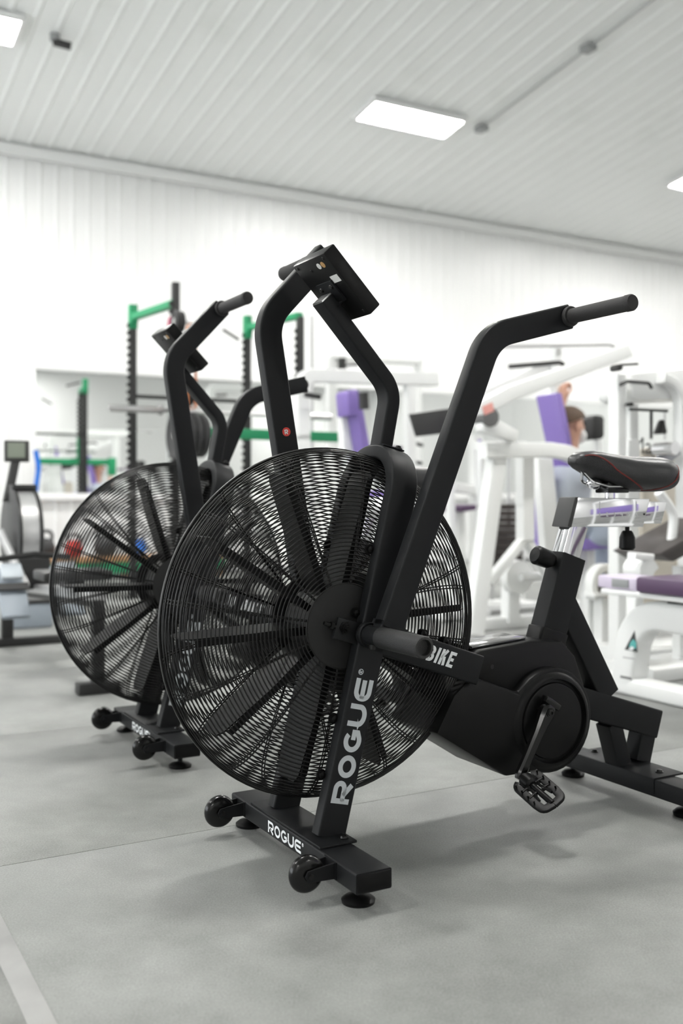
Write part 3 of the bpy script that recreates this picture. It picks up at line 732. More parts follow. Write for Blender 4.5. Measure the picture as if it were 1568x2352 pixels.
for (px, py, qx, qy) in ((512, 757, 548, 780), (650, 700, 600, 712)):
    rk.pipe('pull_up_handle', [(px, py), (qx, qy)], NF+.2, .012, M_RACK)
NP_ = NF-.17; uP = at(398, 1000, NP_).x
pegs = [(750, .080, 2, .035), (822, .105, 2, .040), (905, .115, 3, .045), (1003, .178, 4, .058)]
for py, R, cnt, th in pegs:
    z = at(420, py, NF).z
    MB().sweep([(uB-uA, NF-NR-.02, z), (uB-uA, NP_-NR, z), (uP-uA+cnt*th+.05, NP_-NR, z)], circ(.014, 12), binorm=(0, 0, 1)).build('plate_peg', M_BRUSH, rk.root)
    for k in range(cnt):
        R2 = R*(1 - .04*k)
        o = thing('weight_plate', ('outermost' if k == cnt-1 else ('innermost', 'second', 'third')[k]) + {.080: ' small black weight plate on the topmost rack peg', .105: ' black weight plate on the second rack peg from the top',
                  .115: ' black weight plate on the rack peg just above the biggest plates', .178: ' big black bumper plate on the lowest rack peg'}[R], 'weight plate',
                  UN(uP+th*(k+.5), NP_, z), YAW, 'weight plates stored on the rack')
        MB().lathe((-th*.46, 0, 0), (1, 0, 0), [(0, .026), (0, R2*.42), (th*.12, R2*.46), (th*.12, R2*.74), (0, R2*.80), (th*.02, R2*.95), (th*.16, R2), (th*.76, R2), (th*.90, R2*.95), (th*.92, R2*.8), (th*.8, R2*.74), (th*.8, R2*.46), (th*.92, R2*.42), (th*.92, .026)], 28).build('disc', M_RUBBER, o)
        MB().lathe((-th*.48, 0, 0), (1, 0, 0), [(0, .017), (0, .027), (th*.96, .027), (th*.96, .017), (0, .017)], 20).build('hub_ring', M_BRUSH, o)
M_ORANGE = mat('orange_band', (.42, .13, .03), .55); M_PINK = mat('pink_rubber', (.55, .05, .16), .5); M_BLUE = mat('blue_band', (.02, .16, .62), .5)
zb0, zb1 = at(440, 765, NF).z, at(440, 950, NF).z
tag(MB().sweep(fillet([(.0, 0, zb1), (.03, 0, zb1), (.03, 0, zb0), (-.03, 0, zb0), (-.03, 0, zb1), (.0, 0, zb1)], .028, 5), rrect(.005, .045, .002), binorm=(0, 1, 0)).build('resistance_band', M_ORANGE, None, loc=UN(at(440, 850, NF-.38).x, NF-.38), rot=(0, 0, YAW)), 'orange resistance band hanging beside the rack plates', 'exercise band')
pk = at(388, 745, NF)
tag(MB().lathe((0, 0, 0), (1, 0, 0), [(0, .03), (0, .055), (.05, .055), (.05, .03), (0, .03)], 20).build('bar_collar', M_PINK, None, loc=UN(pk.x, NF-.02, pk.z), rot=(0, 0, YAW)), 'pink round clip on the rack upright by the air bike monitor', 'clip')
# barbell racked across the uprights
pa, pb = at(250, 937, NF-.09), at(760, 958, NF-.09)
bb = thing('barbell', 'bare steel barbell resting across the power rack', 'barbell', UN(pa.x, NF-.09, pa.z), YAW)
Lb = pb.x-pa.x
MB().cyl((0, 0, 0), (Lb, 0, 0), .014, 12).build('shaft', M_BRUSH, bb)
for x in (0, Lb-.38): MB().lathe((x, 0, 0), (1, 0, 0), [(0, .025), (.36, .025), (.36, .036), (.38, .036)] if x == 0 else [(0, .036), (.02, .036), (.02, .025), (.38, .025)], 16).build('sleeve', M_BRUSH, bb)
for x in (uB-pa.x, uD-pa.x): MB().box((x, .05, -.02), (.05, .1, .025)).box((x, -.022, -.002), (.05, .012, .05)).build('hook', M_RACK, bb)
# upright bar behind the rack
vb = at(716, 725, 8.2)
tag(MB().cyl((0, 0, 0), (0, 0, vb.z), .018, 12).lathe((0, 0, .55), (0, 0, 1), [(0, .05), (.02, .05)], 14).build('floor_bar', M_BRUSH, None, loc=UN(vb.x, 8.2), rot=(0, 0, YAW)), 'upright steel bar standing behind the power rack', 'bar')

# ---- rowing machine, its rail coming towards the second bike
RU_ = OB_U + .095
def vn(v): return OB_N - v
rw = room_thing('rowing_machine', 'grey rowing machine with a small monitor beside the mirror end', 'rowing machine', RU_, vn(-3.3))
M_ROWG = mat('rower_grey', (.30, .34, .38), .45); M_SILVER = mat('rower_silver', (.62, .62, .62), .35, metal=.6)
def rp(v): return vn(v) - vn(-3.3)
MB().lathe((-.075, rp(-3.32), .60), (1, 0, 0), [(0, 0), (0, .235), (.006, .248), (.02, .25)], 36).build('flywheel_cover', M_RACK, rw)
MB().lathe((-.055, rp(-3.32), .60), (1, 0, 0), [(0, .236), (.085, .236)], 40).build('flywheel_screen', M_SILVER, rw)
MB().lathe((.030, rp(-3.32), .60), (1, 0, 0), [(0, .25), (.014, .248), (.02, .235), (.02, 0)], 36).build('flywheel_cover', M_RACK, rw)
MB().box((-.012, rp(-3.32), .845), (.12, .16, .03)).build('top_clamp', M_RACK, rw, bevel=.005)
MB().sweep([(-.075, rp(-3.36), .78), (-.020, rp(-3.42), 1.00)], rrect(.05, .045, .01), binorm=(1, 0, 0)).build('monitor_arm', M_RACK, rw)
mo = MB().box((-.020, rp(-3.40), 1.035), (.125, .028, .112), Euler((-.10, 0, -.15))).build('monitor', mat('monitor_grey', (.045, .045, .043), .5), rw, bevel=.006)
MB().box((-.0255, rp(-3.40)-.0165, 1.04), (.086, .004, .078), Euler((-.10, 0, -.15))).build('screen', mat('lcd_green', (.21, .235, .19), .35), mo)
MB().sweep([(.03, rp(-3.30), .33), (.03, rp(-2.05), .40)], rrect(.045, .07, .008), binorm=(1, 0, 0)).build('rail', M_SILVER, rw)
MB().sweep([(.03, rp(-3.30), .30), (.03, rp(-2.05), .365)], rrect(.03, .05, .006), binorm=(1, 0, 0)).build('rail_channel', M_RACK, rw)
MB().box((.03, rp(-2.05), .20), (.05, .05, .36)).box((.03, rp(-2.05), .025), (.17, .07, .045)).build('rear_leg', M_RACK, rw, bevel=.006)
MB().box((-.04, rp(-3.55), .20), (.06, .05, .40)).box((-.04, rp(-3.55), .022), (.60, .07, .044)).build('front_leg', M_RACK, rw, bevel=.006)
MB().box((-.0, rp(-3.20), .42), (.16, .28, .16)).build('front_body', M_RACK, rw, bevel=.02)
for x in (-.13, .13):
    fp = MB().box((x, rp(-2.95), .34), (.13, .03, .30), Euler((-.75, 0, 0))).build('footplate', M_ROWG, rw, bevel=.01)
    MB().box((x, rp(-2.97), .44), (.10, .028, .09), Euler((-.75, 0, 0))).build('heel_cup', mat('pale_grey_plastic', (.55, .6, .64), .5), fp, bevel=.01)
    MB().box((x, rp(-2.93), .37), (.145, .012, .04), Euler((-.75, 0, 0))).build('strap', M_RACK, fp)
MB().tube([(-.19, rp(-2.99), .50), (-.02, rp(-2.97), .52), (.15, rp(-2.99), .50)], .014, 8).build('pull_handle', M_FLATBK, rw)
MB().box((.03, rp(-2.45), .455), (.30, .22, .045)).box((.03, rp(-2.45), .42), (.08, .14, .05)).build('seat', M_RACK, rw, bevel=.012)
MB().sweep([(-.13, rp(-3.25), .62), (-.06, rp(-2.98), .36)], rrect(.05, .03, .006), binorm=(1, 0, 0)).build('chain_guide', M_SILVER, rw)
sb_ = thing('storage_box', 'grey blue plastic box on the floor by the rowing machine', 'box', floor_pt(58, 1442) + Vector((0, .08, 0)), YAW)
MB().box((0, 0, .075), (.24, .20, .15)).build('body', M_ROWG, sb_, bevel=.012)
MB().box((0, 0, .158), (.26, .22, .02)).build('lid', M_RACK, sb_, bevel=.004)
bd = at(95, 1032, 9.9); bd1 = at(95, 1128, 9.9)
tag(MB().sweep([(0, 0, bd1.z-bd.z), (.03, 0, (bd1.z-bd.z)*.4), (0, 0, 0)], rrect(.05, .012, .004), binorm=(0, 1, 0)).build('exercise_strap', M_BLUE, None, loc=UN(bd.x, 9.9+.25, bd.z), rot=(0, 0, YAW)), 'blue exercise strap hanging on the wall by the mirror edge', 'exercise band')

# ---- low wooden shelf with kettlebells under the mirror
sh = room_thing('low_shelf', 'low wooden shelf with a green front below the mirror', 'shelf', at(140, 1300, 9.5).x-.2, 9.5)
M_WOOD = mat('tan_wood', (.42, .24, .11), .55, noise=(14, (.32, .17, .075), .4, .65))
MB().box((.85, 0, .20), (1.9, .42, .045)).build('top_board', M_WOOD, sh, bevel=.003)
MB().box((.85, -.17, .12), (1.9, .03, .11)).build('front_board', M_GREEN, sh, bevel=.003)
for x in (-.06, .85, 1.76): MB().box((x, .02, .088), (.05, .34, .176)).build('leg', M_WOOD, sh)
def kettlebell(u, n, z, m, lab, r):
    k = thing('kettlebell', lab, 'kettlebell', UN(u, n, z), YAW, 'kettlebells on the low shelf')
    MB().lathe((0, 0, 0), (0, 0, 1), [(0, r*.55), (.004, r*.62), (r*.5, r*.96), (r*.95, r), (r*1.45, r*.84), (r*1.8, r*.5), (r*1.88, 0)], 20).build('bell', m, k, smooth=60)
    MB().tube(fillet([(-r*.62, 0, r*1.45), (-r*.72, 0, r*2.5), (r*.72, 0, r*2.5), (r*.62, 0, r*1.45)], r*.45, 5), r*.16, 8).build('handle', M_RACK, k)
u0s = at(140, 1300, 9.5).x-.2
for i, (du, m, c, r) in enumerate(((.05, M_RUBBER, 'black', .10), (.32, M_RED, 'red', .085), (.62, M_RUBBER, 'black', .11), (.95, M_BLUE, 'blue', .085), (1.22, M_RUBBER, 'black', .10), (1.5, M_ORANGE, 'orange', .08))):
    lab = c + ' kettlebell on the low wooden shelf' + {0: ', at the rowing machine end', 2: ' between the red and blue ones', 4: ' between the blue and orange ones'}.get(i, '')
    kettlebell(u0s+du, 9.5, .2235, m, lab, r)

# ---- white machine with the short purple back pad (between rack and arm of the first bike)
m1 = Mach('chest_machine', 'white chest machine with a short purple back pad beside the power rack', 'gym machine', at(810, 1000, 5.9).x, 5.9)
m1.slab('back_pad', [(783, 905), (788, 898), (806, 896), (814, 905), (846, 1080), (828, 1085), (808, 955), (787, 958)], 5.9, .17, M_PURPLE, bevel=.02)
m1.slab('upright', [(778, 950), (808, 950), (830, 1330), (800, 1330)], 6.0, .08, M_WHITE)
m1.bar('top_beam', [(692, 1010), (692, 862), (1000, 872)], 6.35, (.10, .10), rad=.09)
m1.bar('post', [(692, 1000), (692, None)], 6.35, (.10, .10))
m1.bar('post', [(940, 872), (940, None)], 6.35, (.08, .08))
m1.bar('base_rail', [(650, None), (960, None)], 6.35, (.08, .10))
m1.bar('base_rail', None, 0, (.08, .08), raw=[m1.L(812, 1352, 6.0), m1.L(812, 1352, 6.0) + Vector((0, -.5, 0))])
m1.slab('seat_pad', [(838, 1128), (900, 1124), (904, 1142), (842, 1148)], 5.9, .30, M_PURPLE, bevel=.02)
m1.bar('seat_stem', [(868, 1146), (868, None)], 5.9, (.07, .07))
m1.pipe('roller', [(834, 902), (836, 940)], 5.72, .035, M_RACK)
m1.pipe('handle', [(700, 906), (735, 912)], 6.2, .02, M_RACK)
sp = Mach('cable_column', 'slim white cable column with a small black handle behind the chest machine', 'gym machine', at(760, 1000, 8.6).x, 8.6)
sp.bar('column', [(760, 820), (760, None)], 8.6, (.10, .08)); sp.bar('column', [(960, 800), (960, None)], 8.6, (.06, .06)); sp.bar('cross_beam', [(760, 822), (960, 830)], 8.6, (.08, .08))
sp.pipe('handle', [(783, 840), (822, 838)], 8.5, .014, M_RACK); sp.slab('pulley_block', [(778, 822), (792, 822), (792, 850), (778, 850)], 8.5, .06, M_RACK, bevel=.006)
sp.bar('base_rail', [(740, None), (985, None)], 8.6, (.06, .3))

# ---- black board on a bent white stand, with a curl bar under it
bp = Mach('instruction_board', 'tilted black board on a white stand behind the swinging arm', 'sign board', at(1000, 970, 5.3).x, 5.3)
bp.slab('board', [(940, 951), (1062, 934), (1050, 992), (956, 1003)], 5.3, .03, mat('board_black', (.03, .03, .03), .5), bevel=.003)
bp.bar('stand', [(1030, 985), (1040, None)], 5.36, (.05, .05)); bp.bar('foot', [(985, None), (1095, None)], 5.36, (.05, .3))
cb_ = Mach('leg_machine', 'white leg machine with plum seat and bent black handle behind the fan', 'gym machine', at(985, 1100, 6.6).x, 6.6)
cb_.pipe('handle', [(970, 1023), (932, 1012), (932, 1020), (955, 1062), (968, 1064)], 6.55, .014, M_RACK, rad=.03)
cb_.slab('arm_pad', [(890, 1024), (934, 1026), (934, 1036), (890, 1034)], 6.6, .12, M_PLUM)
cb_.slab('seat_pad', [(1028, 1162), (1074, 1158), (1074, 1170), (1030, 1176)], 6.6, .34, M_PLUM)
cb_.bar('post', [(900, 1034), (905, None)], 6.65, (.08, .08)); cb_.bar('post', [(1052, 1172), (1056, None)], 6.65, (.08, .08)); cb_.bar('post', [(1092, 1000), (1092, None)], 6.75, (.09, .09))
cb_.bar('beam', [(1040, 1118), (1098, 1128)], 6.7, (.08, .08)); cb_.bar('base_rail', [(890, None), (1110, None)], 6.65, (.08, .10))
cb_.bar('edge_strip', [(1100, 1010), (1100, 1260)], 6.7, (.02, .05), M_PURPLE)

# ---- lever press machine the person sits in
NP = 4.78
m2 = Mach('lever_press', 'white lever press machine with a long purple back pad behind the seated person', 'gym machine', at(1260, 1150, NP).x, NP)
m2.slab('back_pad', [(1252, 906), (1266, 904), (1288, 1010), (1306, 1130), (1320, 1240), (1306, 1240), (1292, 1130), (1274, 1010)], NP, .20, M_PURPLE, bevel=.015)
m2.slab('pad_back', [(1222, 1070), (1240, 1070), (1268, 1300), (1246, 1300)], NP+.05, .18, M_PURPLE, bevel=.008)
m2.slab('back_frame', [(1226, 1052), (1262, 1052), (1286, 1310), (1248, 1310)], NP-.05, .07, M_WHITE)
m2.bar('lever_arm', [(1096, 942), (1165, 905), (1440, 806)], NP-.36, (.085, .07), rad=.15)
m2.bar('lever_arm', [(1110, 906), (1265, 838)], NP+.42, (.075, .07))
m2.slab('label_plate', [(1108, 934), (1130, 924), (1134, 944), (1112, 954)], NP-.40, .004, mat('faded_red_label', (.78, .36, .32), .5), bevel=None)
m2.pipe('pivot_roller', None, 0, .055, mat('roller_grey', (.12, .12, .12), .5), raw=[m2.L(1128, 958, NP-.40), m2.L(1128, 958, NP-.40) + Vector((0, .10, 0))])
m2.bar('top_rail', [(1108, 1036), (1255, 1033), (1300, 1040), (1350, 1066)], NP-.30, (.085, .08), rad=.3)
m2.bar('front_leg', [(1140, 1045), (1086, None)], NP-.28, (.10, .08))
m2.bar('front_leg', [(1204, 1045), (1206, 1240)], NP-.20, (.085, .08))
m2.bar('brace', [(1204, 1236), (1122, 1338)], NP-.20, (.05, .06)); m2.bar('brace', [(1206, 1236), (1262, 1330)], NP-.20, (.05, .06))
m2.slab('counter_arm', [(1098, 968), (1130, 962), (1182, 990), (1176, 1018), (1100, 992)], NP-.34, .08, M_WHITE)
m2.bar('base_rail', [(1078, None), (1330, None)], NP+.02, (.07, .09), rr=.01)
m2.bar('post', [(1172, 1345), (1172, None)], NP, (.09, .08))
m2.pipe('cam_disc', None, 0, .105, M_WHITE, raw=[m2.L(1194, 1326, NP-.10), m2.L(1194, 1326, NP-.10) + Vector((0, .06, 0))])
m2.pipe('horn', None, 0, .026, M_WHITE, raw=[m2.L(1196, 1326, NP-.14), m2.L(1292, 1322, NP-.14)])
m2.pipe('overhead_bar', [(1170, 842), (1290, 832), (1300, 848)], NP+.02, .014, M_RACK); m2.pipe('overhead_bar', [(1128, 796), (1400, 792), (1432, 806)], NP+.30, .012, mat('pale_grey_bar', (.5, .5, .5), .4))
m2.bar('mast', [(1276, 790), (1276, 1300)], NP+.36, (.06, .06))
m2.slab('seat_pad', [(1300, 1236), (1400, 1228), (1402, 1252), (1304, 1262)], NP, .34, M_PURPLE, bevel=.015)
m2.bar('seat_stem', [(1348, 1256), (1348, None)], NP, (.07, .07))
ws = Mach('weight_stack', 'dark weight stack between white guide rods behind the lever press', 'weight stack', at(1150, 1200, 5.6).x, 5.6)
for k in range(11):
    y0, y1 = 1158 + k*14.5, 1158 + k*14.5 + 13
    ws.slab('stack_plate', [(1112, y0), (1186, y0), (1186, y1), (1112, y1)], 5.6, .14, mat('stack_iron', (.045, .036, .032), .5), bevel=.003)
for x in (1130, 1168): ws.pipe('guide_rod', [(x, 1030), (x, 1378)], 5.6, .010, M_BRUSH)
for x in (1104, 1194): ws.bar('frame_post', [(x, 1020), (x, 1380)], 5.68, (.045, .06))
ws.bar('frame_top', [(1096, 1024), (1202, 1024)], 5.68, (.06, .08)); ws.bar('frame_foot', [(1090, None), (1206, None)], 5.6, (.05, .3))
kn_ = ws.slab('selector_pin', [(1146, 1050), (1156, 1050), (1156, 1062), (1146, 1062)], 5.52, .03, M_RACK, bevel=.003)

# ---- tall cable tower with a cream weight cabinet
M_CREAM = mat('cream_panel', (.66, .61, .53), .5)
m3 = Mach('cable_tower', 'white cable tower with a cream weight cabinet behind the saddle', 'gym machine', at(1480, 1000, 3.52).x, 3.52)
m3.bar('column', [(1417, 862), (1417, None)], 3.48, (.055, .07)); m3.bar('column', [(1445, 930), (1445, None)], 3.62, (.06, .07))
m3.slab('top_shroud', [(1408, 862), (1530, 850), (1560, 872), (1564, 922), (1430, 926), (1410, 918)], 3.57, .24, M_WHITE, bevel=.02)
m3.bar('arch', [(1516, 868), (1560, 884), (1580, None)], 3.42, (.05, .06), rad=.12)
m3.slab('cabinet', [(1440, 1036), (1600, 1016), (1600, 1390), (1440, 1390)], 3.74, .22, M_CREAM, bevel=.01)
m3.slab('panel', [(1438, 1010), (1466, 1008), (1466, 1150), (1438, 1150)], 3.58, .03, M_TRIM)
m3.pipe('cable_handle', [(1424, 884), (1440, 876), (1490, 880), (1496, 892)], 3.42, .008, M_RACK, rad=.02)
m3.slab('pulley', [(1408, 838), (1422, 836), (1422, 852), (1408, 854)], 3.42, .06, M_RACK); m3.pipe('pull_rod', [(1424, 838), (1464, 836)], 3.42, .006, M_RACK)
m3.slab('stop_block', [(1441, 924), (1450, 924), (1450, 934), (1441, 934)], 3.42, .04, M_RACK); m3.pipe('cross_rod', [(1446, 940), (1532, 944)], 3.42, .007, M_RACK)
m3.pipe('cable', [(1495, 944), (1495, 1008)], 3.52, .008, M_RACK); m3.pipe('cable', [(1526, 944), (1526, 1010)], 3.52, .006, M_BRUSH)
m3.slab('grip_triangle', [(1518, 962), (1526, 996), (1504, 998)], 3.52, .05, M_RACK)
m3.pipe('pivot_tube', None, 0, .032, M_CHROME, raw=[m3.L(1550, 1030, 3.32), m3.L(1550, 1030, 3.32) + Vector((0, .12, 0))])
m3.bar('swing_arm', [(1516, 1062), (1548, 1034)], 3.42, (.05, .06), mat('grey_enamel', (.33, .34, .37), .4))
m3.bar('base_rail', [(1405, None), (1600, None)], 3.57, (.07, .3))
mp = m3.L(1516, 1027, 3.62)
text_obj('lettering', 'Magnum', .12, mat('dark_print', (.05, .05, .05), .6), m3.root, Vector((mp.x, mp.y-.002, mp.z)), (1, 0, 0), (0, 0, 1))
hp = Mach('head_pad', 'black rounded pad on a thin white post in front of the seated person', 'gym machine', at(1350, 985, 5.2).x, 5.2)
hp.slab('pad', [(1336, 960), (1342, 955), (1358, 957), (1362, 964), (1362, 1004), (1356, 1010), (1340, 1012), (1334, 1004)], 5.2, .22, M_RACK, bevel=.01)
hp.bar('post', [(1372, 985), (1372, None)], 5.26, (.05, .05)); hp.bar('arm', [(1350, 985), (1374, 985)], 5.26, (.04, .04)); hp.bar('foot', [(1320, None), (1420, None)], 5.26, (.05, .3))

# ---- leg press sled: dark inclined plate on white frame
m5 = Mach('leg_press', 'white leg press with a dark inclined foot plate', 'gym machine', at(1530, 1260, 3.28).x, 3.28)
m5.slab('foot_plate', [(1458, 1268), (1490, 1286), (1640, 1212), (1600, 1190)], 3.22, .28, mat('dark_brown_plate', (.06, .052, .05), .5), bevel=.004)
m5.pipe('hand_rail', [(1512, 1130), (1548, 1180), (1540, 1262)], 3.16, .022, M_WHITE, rad=.08)
m5.bar('sled_rail', [(1450, 1276), (1492, 1280)], 3.08, (.03, .05)); m5.bar('front_bow', [(1452, None), (1462, 1300), (1486, 1290), (1496, 1310)], 3.13, (.05, .05), rad=.05)
m5.pipe('bow_hub', None, 0, .045, M_WHITE, raw=[m5.L(1486, 1310, 3.08), m5.L(1486, 1310, 3.08) + Vector((0, .1, 0))])
m5.bar('leg', [(1460, 1320), (1460, None)], 3.20, (.05, .05)); m5.bar('leg', [(1560, 1300), (1560, None)], 3.20, (.05, .05)); m5.bar('base_rail', [(1440, None), (1640, None)], 3.20, (.06, .3))
# white arch with a cam
m6 = Mach('cam_machine', 'white machine with a big round cam beside the seat tube', 'gym machine', at(1384, 1350, 4.0).x, 4.0)
c0 = m6.L(1384, 1345, 4.0); 
MB().sweep([(c0.x + .088*math.cos(math.radians(a)), c0.y, c0.z + .098*math.sin(math.radians(a))) for a in range(-20, 225, 12)], rrect(.045, .07, .01), binorm=(0, 1, 0)).build('cam_arch', M_WHITE, m6.root)
m6.slab('cam_plate', [(1384, 1322), (1408, 1362), (1362, 1362)], 4.0, .03, mat('cam_dark', (.09, .08, .07), .5), bevel=.002)
m6.bar('column', [(1381, 1372), (1381, 1478)], 3.98, (.062, .07)); m6.bar('shelf', [(1350, 1366), (1408, 1364)], 3.98, (.02, .10)); m6.bar('foot', [(1362, 1480), (1416, 1478)], 3.98, (.03, .12))
m6.bar('side_post', [(1352, 1340), (1352, 1480)], 4.06, (.04, .05)); m6.bar('side_post', [(1410, 1330), (1410, 1400)], 4.06, (.03, .05))

# ---- bench in front: bent white leg, plum seat, running towards the camera
BU, BN = 3.005, 2.975
bn = room_thing('ab_bench', 'white bench with a bent leg, triangle emblem and plum seat behind the rear strut', 'bench', BU, BN)
MB().sweep([(0, .12, .034), (0, -1.30, .034)], rrect(.068, .10, .014), binorm=(1, 0, 0)).build('base_rail', M_WHITE, bn)
lg = MB().sweep(fillet([(0, -.01, .05), (0, -.06, .335), (0, -1.15, .325)], .17, 10), rrect(.115, .10, .016), binorm=(1, 0, 0)).build('bent_leg', M_WHITE, bn)
MB().sweep([(0, -1.05, .05), (0, -1.05, .30)], rrect(.08, .09, .012), binorm=(1, 0, 0)).build('front_leg', M_WHITE, bn)
MB().box((0, -.50, .415), (.20, 1.10, .022)).build('seat_rail', M_WHITE, bn, bevel=.008)
MB().box((0, -.03, .452), (.17, .22, .05)).build('seat_end', mat('pale_lilac', (.60, .54, .66), .35), bn, bevel=.008)
MB().box((-.087, -.05, .452), (.006, .09, .034)).build('end_plug', mat('plug_grey', (.28, .29, .29), .4), bn, bevel=.002)
MB().box((0, -.62, .458), (.24, .92, .062)).build('seat_pad', M_PLUM, bn, bevel=.014)
MB().box((0, -.40, .392), (.08, .30, .03)).build('slot', M_RACK, bn)
M_TEAL = mat('teal_print', (.10, .42, .40), .5); M_DKPR = mat('dark_print', (.05, .05, .05), .6)
def decal(name, pts, lift, m):                          # flat print on the side of the bent leg
    P = [atu(x, y, BU - .0502 - lift) for x, y in pts]
    MB().prism([(p.y - BN, p.z) for p in P], 'x', -.0505 - lift, -.0500 - lift).build(name, m, lg, smooth=None)
decal('emblem', [(1457, 1448), (1464, 1498), (1434, 1492)], .0003, M_DKPR)
decal('emblem', [(1454, 1468), (1461, 1476), (1460, 1490), (1444, 1486), (1448, 1474)], .0009, M_TEAL)
decal('emblem', [(1450, 1484), (1456, 1488), (1452, 1494), (1442, 1492)], .0015, M_WHITE_PRINT)
decal('small_print', [(1430, 1508), (1458, 1512), (1458, 1515), (1430, 1511)], .0003, mat('pale_print', (.5, .5, .5), .6))
decal('small_print', [(1424, 1551), (1450, 1556), (1450, 1562), (1424, 1557)], .0003, mat('mid_print', (.2, .2, .2), .6))

# ---- row machine added unseen on the right, for the chrome seat slide to mirror its pads
rm = thing('added_row_machine', 'white row machine with wide purple pads, added out of view for the chrome reflection', 'gym machine', (3.30, 1.95, 0), YAW + PI/4)
MB().box((0, 0, .86), (1.5, .10, .34)).build('chest_pad', M_PURPLE, rm, bevel=.03)
MB().box((0, -.45, .50), (.9, .40, .09)).build('seat_pad', M_PLUM, rm, bevel=.03)
for x in (-.6, .6): MB().box((x, .09, .70), (.08, .08, 1.40)).build('post', M_WHITE, rm, bevel=.005)
MB().box((0, .09, 1.38), (1.28, .08, .10)).build('cross_beam', M_WHITE, rm, bevel=.005)
MB().box((0, .09, .045), (1.4, .30, .09)).build('base_rail', M_WHITE, rm, bevel=.005)
MB().box((0, -.45, .25), (.10, .10, .42)).box((0, -.22, .04), (.10, .60, .08)).build('seat_stem', M_WHITE, rm, bevel=.005)

# ---- ceiling fittings
cd = room_thing('ceiling_conduit', 'thin grey conduit running along a ceiling rib', 'conduit', 6.19, 8.14)
def cpt(u, n, dz): return Vector((u-6.19, n-8.14, ceil_z(n)-dz))
MB().tube([cpt(6.19, 8.14, .035), cpt(6.22, 3.0, .035)], .011, 8).build('pipe', mat('conduit_grey', (.42, .43, .43), .4, metal=.5), cd)
for n in (8.14, 6.6): MB().box(cpt(6.2, n, .04), (.10, .12, .05)).build('junction_box', mat('box_grey', (.33, .34, .34), .5), cd, bevel=.004)
sc_ = thing('security_camera', 'small dark security camera under the ceiling', 'camera', UN(1.93, 8.2, ceil_z(8.2)-.016), YAW)
MB().cyl((0, 0, 0), (0, 0, -.05), .04, 14).build('mount', mat('box_grey', (.33, .34, .34), .5), sc_)
MB().cyl((-.01, 0, -.06), (.12, -.04, -.085), .032, 14).build('barrel', M_RACK, sc_)

# ================================================================== THE PERSON
def skin_obj(name, chains, m, parent, levels=2):
    """chains of (x, y, z, radius) starting from shared points; grown with a Skin modifier and applied"""
    vs, rs, es, idx = [], [], [], {}
    for ch in chains:
        prev = None
        for p in ch:
            key = tuple(round(c, 4) for c in p[:3])
            if key not in idx: idx[key] = len(vs); vs.append(p[:3]); rs.append(p[3])
            i = idx[key]
            if prev is not None and prev != i: es.append((prev, i))
            prev = i
    me = bpy.data.meshes.new('tmp_skin'); me.from_pydata(vs, es, []); o = bpy.data.objects.new('tmp_skin', me); COL.objects.link(o)
    md = o.modifiers.new('Skin', 'SKIN'); md.use_smooth_shade = True
    for i, r in enumerate(rs): me.skin_vertices[0].data[i].radius = (r, r)
    me.skin_vertices[0].data[0].use_root = True
    ss = o.modifiers.new('Sub', 'SUBSURF'); ss.levels = levels; ss.render_levels = levels
    bpy.context.view_layer.update()
    out = bpy.data.meshes.new_from_object(o.evaluated_get(bpy.context.evaluated_depsgraph_get()))
    bpy.data.objects.remove(o); bpy.data.meshes.remove(me); out.name = name
    out.materials.clear(); out.materials.append(m); out.polygons.foreach_set('use_smooth', [True]*len(out.polygons))
    return link(name, out, parent)
hd = at(1314, 980, NP)                                  # centre of the head
pu, pz = hd.x, hd.z
pr = room_thing('person', 'person in pale blue clothes and white mask seated in the lever press', 'person', pu-.03, NP)
SH, HIP = pz-.30, .60
hand = at(1291, 892, NP+.262); hx, hz = hand.x-(pu-.03), hand.z   # the far hand grips the overhead bar
def armc(s, g=0.0):
    return [(-.02, 0, SH-.04, .10+g), (-.02, s*.12, SH-.01, .075+g), (-.01, s*.19, SH, .058+g), (.10, s*.30, SH-.02, .046+g), (.11, s*.31, SH+.0, .044+g)]
torso = [(-.02, 0, HIP, .13), (-.03, 0, HIP+.14, .115), (-.03, 0, SH-.20, .13), (-.02, 0, SH-.04, .10)]
neck = [(-.02, 0, SH-.04, .10), (-.005, 0, SH+.05, .055), (.005, 0, SH+.13, .055), (.0, 0, pz-.06, .068), (.012, 0, pz+.02, .096), (.005, 0, pz+.075, .080)]
HANDS = {1: ((.11, .31, SH), (hx+.01, .270, hz-.075), (0, 0, 1), (1, 0, 0)), -1: ((.11, -.31, SH), (.30, -.24, HIP+.10), (1, 0, -.35), (0, 0, -1))}
def forearm(s):
    e, w, d, c = [Vector(q) for q in HANDS[s]]; d.normalize(); m = (e+w)/2 + Vector((0, 0, .01)); k = w + d*.035; f = w + d*.07
    return [(*e, .044), (*m, .040), (*w, .028), (*k, .034), (*f, .030)]
def fingers(s):
    e, w, d, c = [Vector(q) for q in HANDS[s]]; d.normalize(); k = w + d*.035; f = w + d*.07; y = Vector((0, 1, 0)); out = []
    for dy, l in ((-.027, .9), (-.009, 1.0), (.009, .95), (.026, .78)):
        q = f + y*dy
        out.append([(*f, .030), (*(q + d*.030*l + c*.012), .0095), (*(q + d*.045*l + c*.035), .0088), (*(q + d*.027*l + c*.050), .0082), (*(q + d*.007 + c*.042), .007)])
    t = k - y*s*.032
    out.append([(*k, .034), (*(t + d*.012 + c*.025), .0105), (*(t + d*.034 + c*.047), .009), (*(t + d*.046 + c*.057 + y*s*.012), .0075)])
    return out
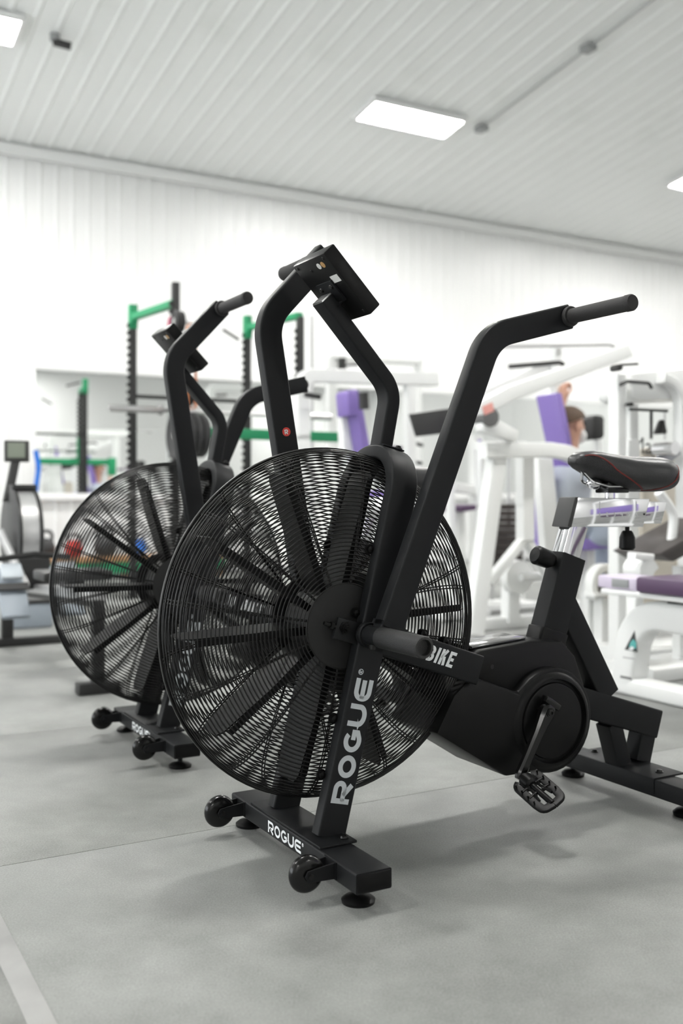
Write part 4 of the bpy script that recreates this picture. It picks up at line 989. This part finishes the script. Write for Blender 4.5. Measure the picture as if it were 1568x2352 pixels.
def legc(s, g=0.0): return [(-.02, 0, HIP, .13+g), (.04, s*.10, HIP-.03, .095+g), (.24, s*.14, HIP-.04, .078+g), (.44, s*.17, HIP-.05, .062+g), (.47, s*.17, HIP-.09, .06+g), (.47, s*.17, .34, .054+g), (.45, s*.17, .11, .04+g)]
foot = lambda s: [(.45, s*.17, .11, .04), (.46, s*.17, .055, .042), (.56, s*.175, .045, .038), (.65, s*.18, .035, .028)]
chains = [torso, neck]
for s in (-1, 1): chains += [armc(s), forearm(s)] + fingers(s) + [legc(s), foot(s)]
body = skin_obj('body', chains, M_SKIN, pr)
sh_ = skin_obj('shirt', [[(-.02, 0, HIP+.01, .142), (-.03, 0, HIP+.14, .13), (-.03, 0, SH-.20, .145), (-.02, 0, SH-.04, .115)], armc(-1, .014), armc(1, .014)], M_SHIRT, pr)
tr_ = skin_obj('trousers', [[(-.02, 0, HIP+.05, .138)] + legc(-1, .012), legc(1, .012)], M_JEANS, pr)
for s in (-1, 1):
    MB().ball((.54, s*.175, .045), .06, sq=(2.1, .85, .75)).build('shoe', M_RACK, pr, smooth=80)
    MB().ball((.0, s*.093, pz-.005), .03, sq=(.7, .35, 1.1)).build('ear', M_SKIN, pr, smooth=80)
MB().ball((.110, 0, pz-.005), .020, sq=(.9, .8, 1.3)).build('nose', M_SKIN, pr, smooth=80)
for s in (-1, 1): MB().ball((.097, s*.035, pz+.022), .011).build('eye', mat('eye_dark', (.03, .02, .02), .2), pr, smooth=80)
MB().box((.10, 0, pz-.085), (.012, .045, .008)).build('mouth', mat('lips', (.42, .16, .14), .5), pr, bevel=.003)
hair = MB()
secs = []
for k in range(9):
    th = math.radians(4 + 100*k/8)
    ring = []
    for j in range(24):
        a = 2*PI*j/24; back = .5-.5*math.cos(a)                 # 0 in front, 1 behind
        t2 = th * (.60 + .42*back)
        ring.append((.002 + .112*math.sin(t2)*math.cos(a), .108*math.sin(t2)*math.sin(a), pz+.030 + .102*math.cos(t2)))
    secs.append(ring)
hair.loft(secs); hair.build('hair', M_HAIR, pr, smooth=80)
mk = MB(); mk.ball((.088, 0, pz-.058), .052, sq=(.62, 1.15, .95)).build('mask', M_MASK, pr, smooth=80)
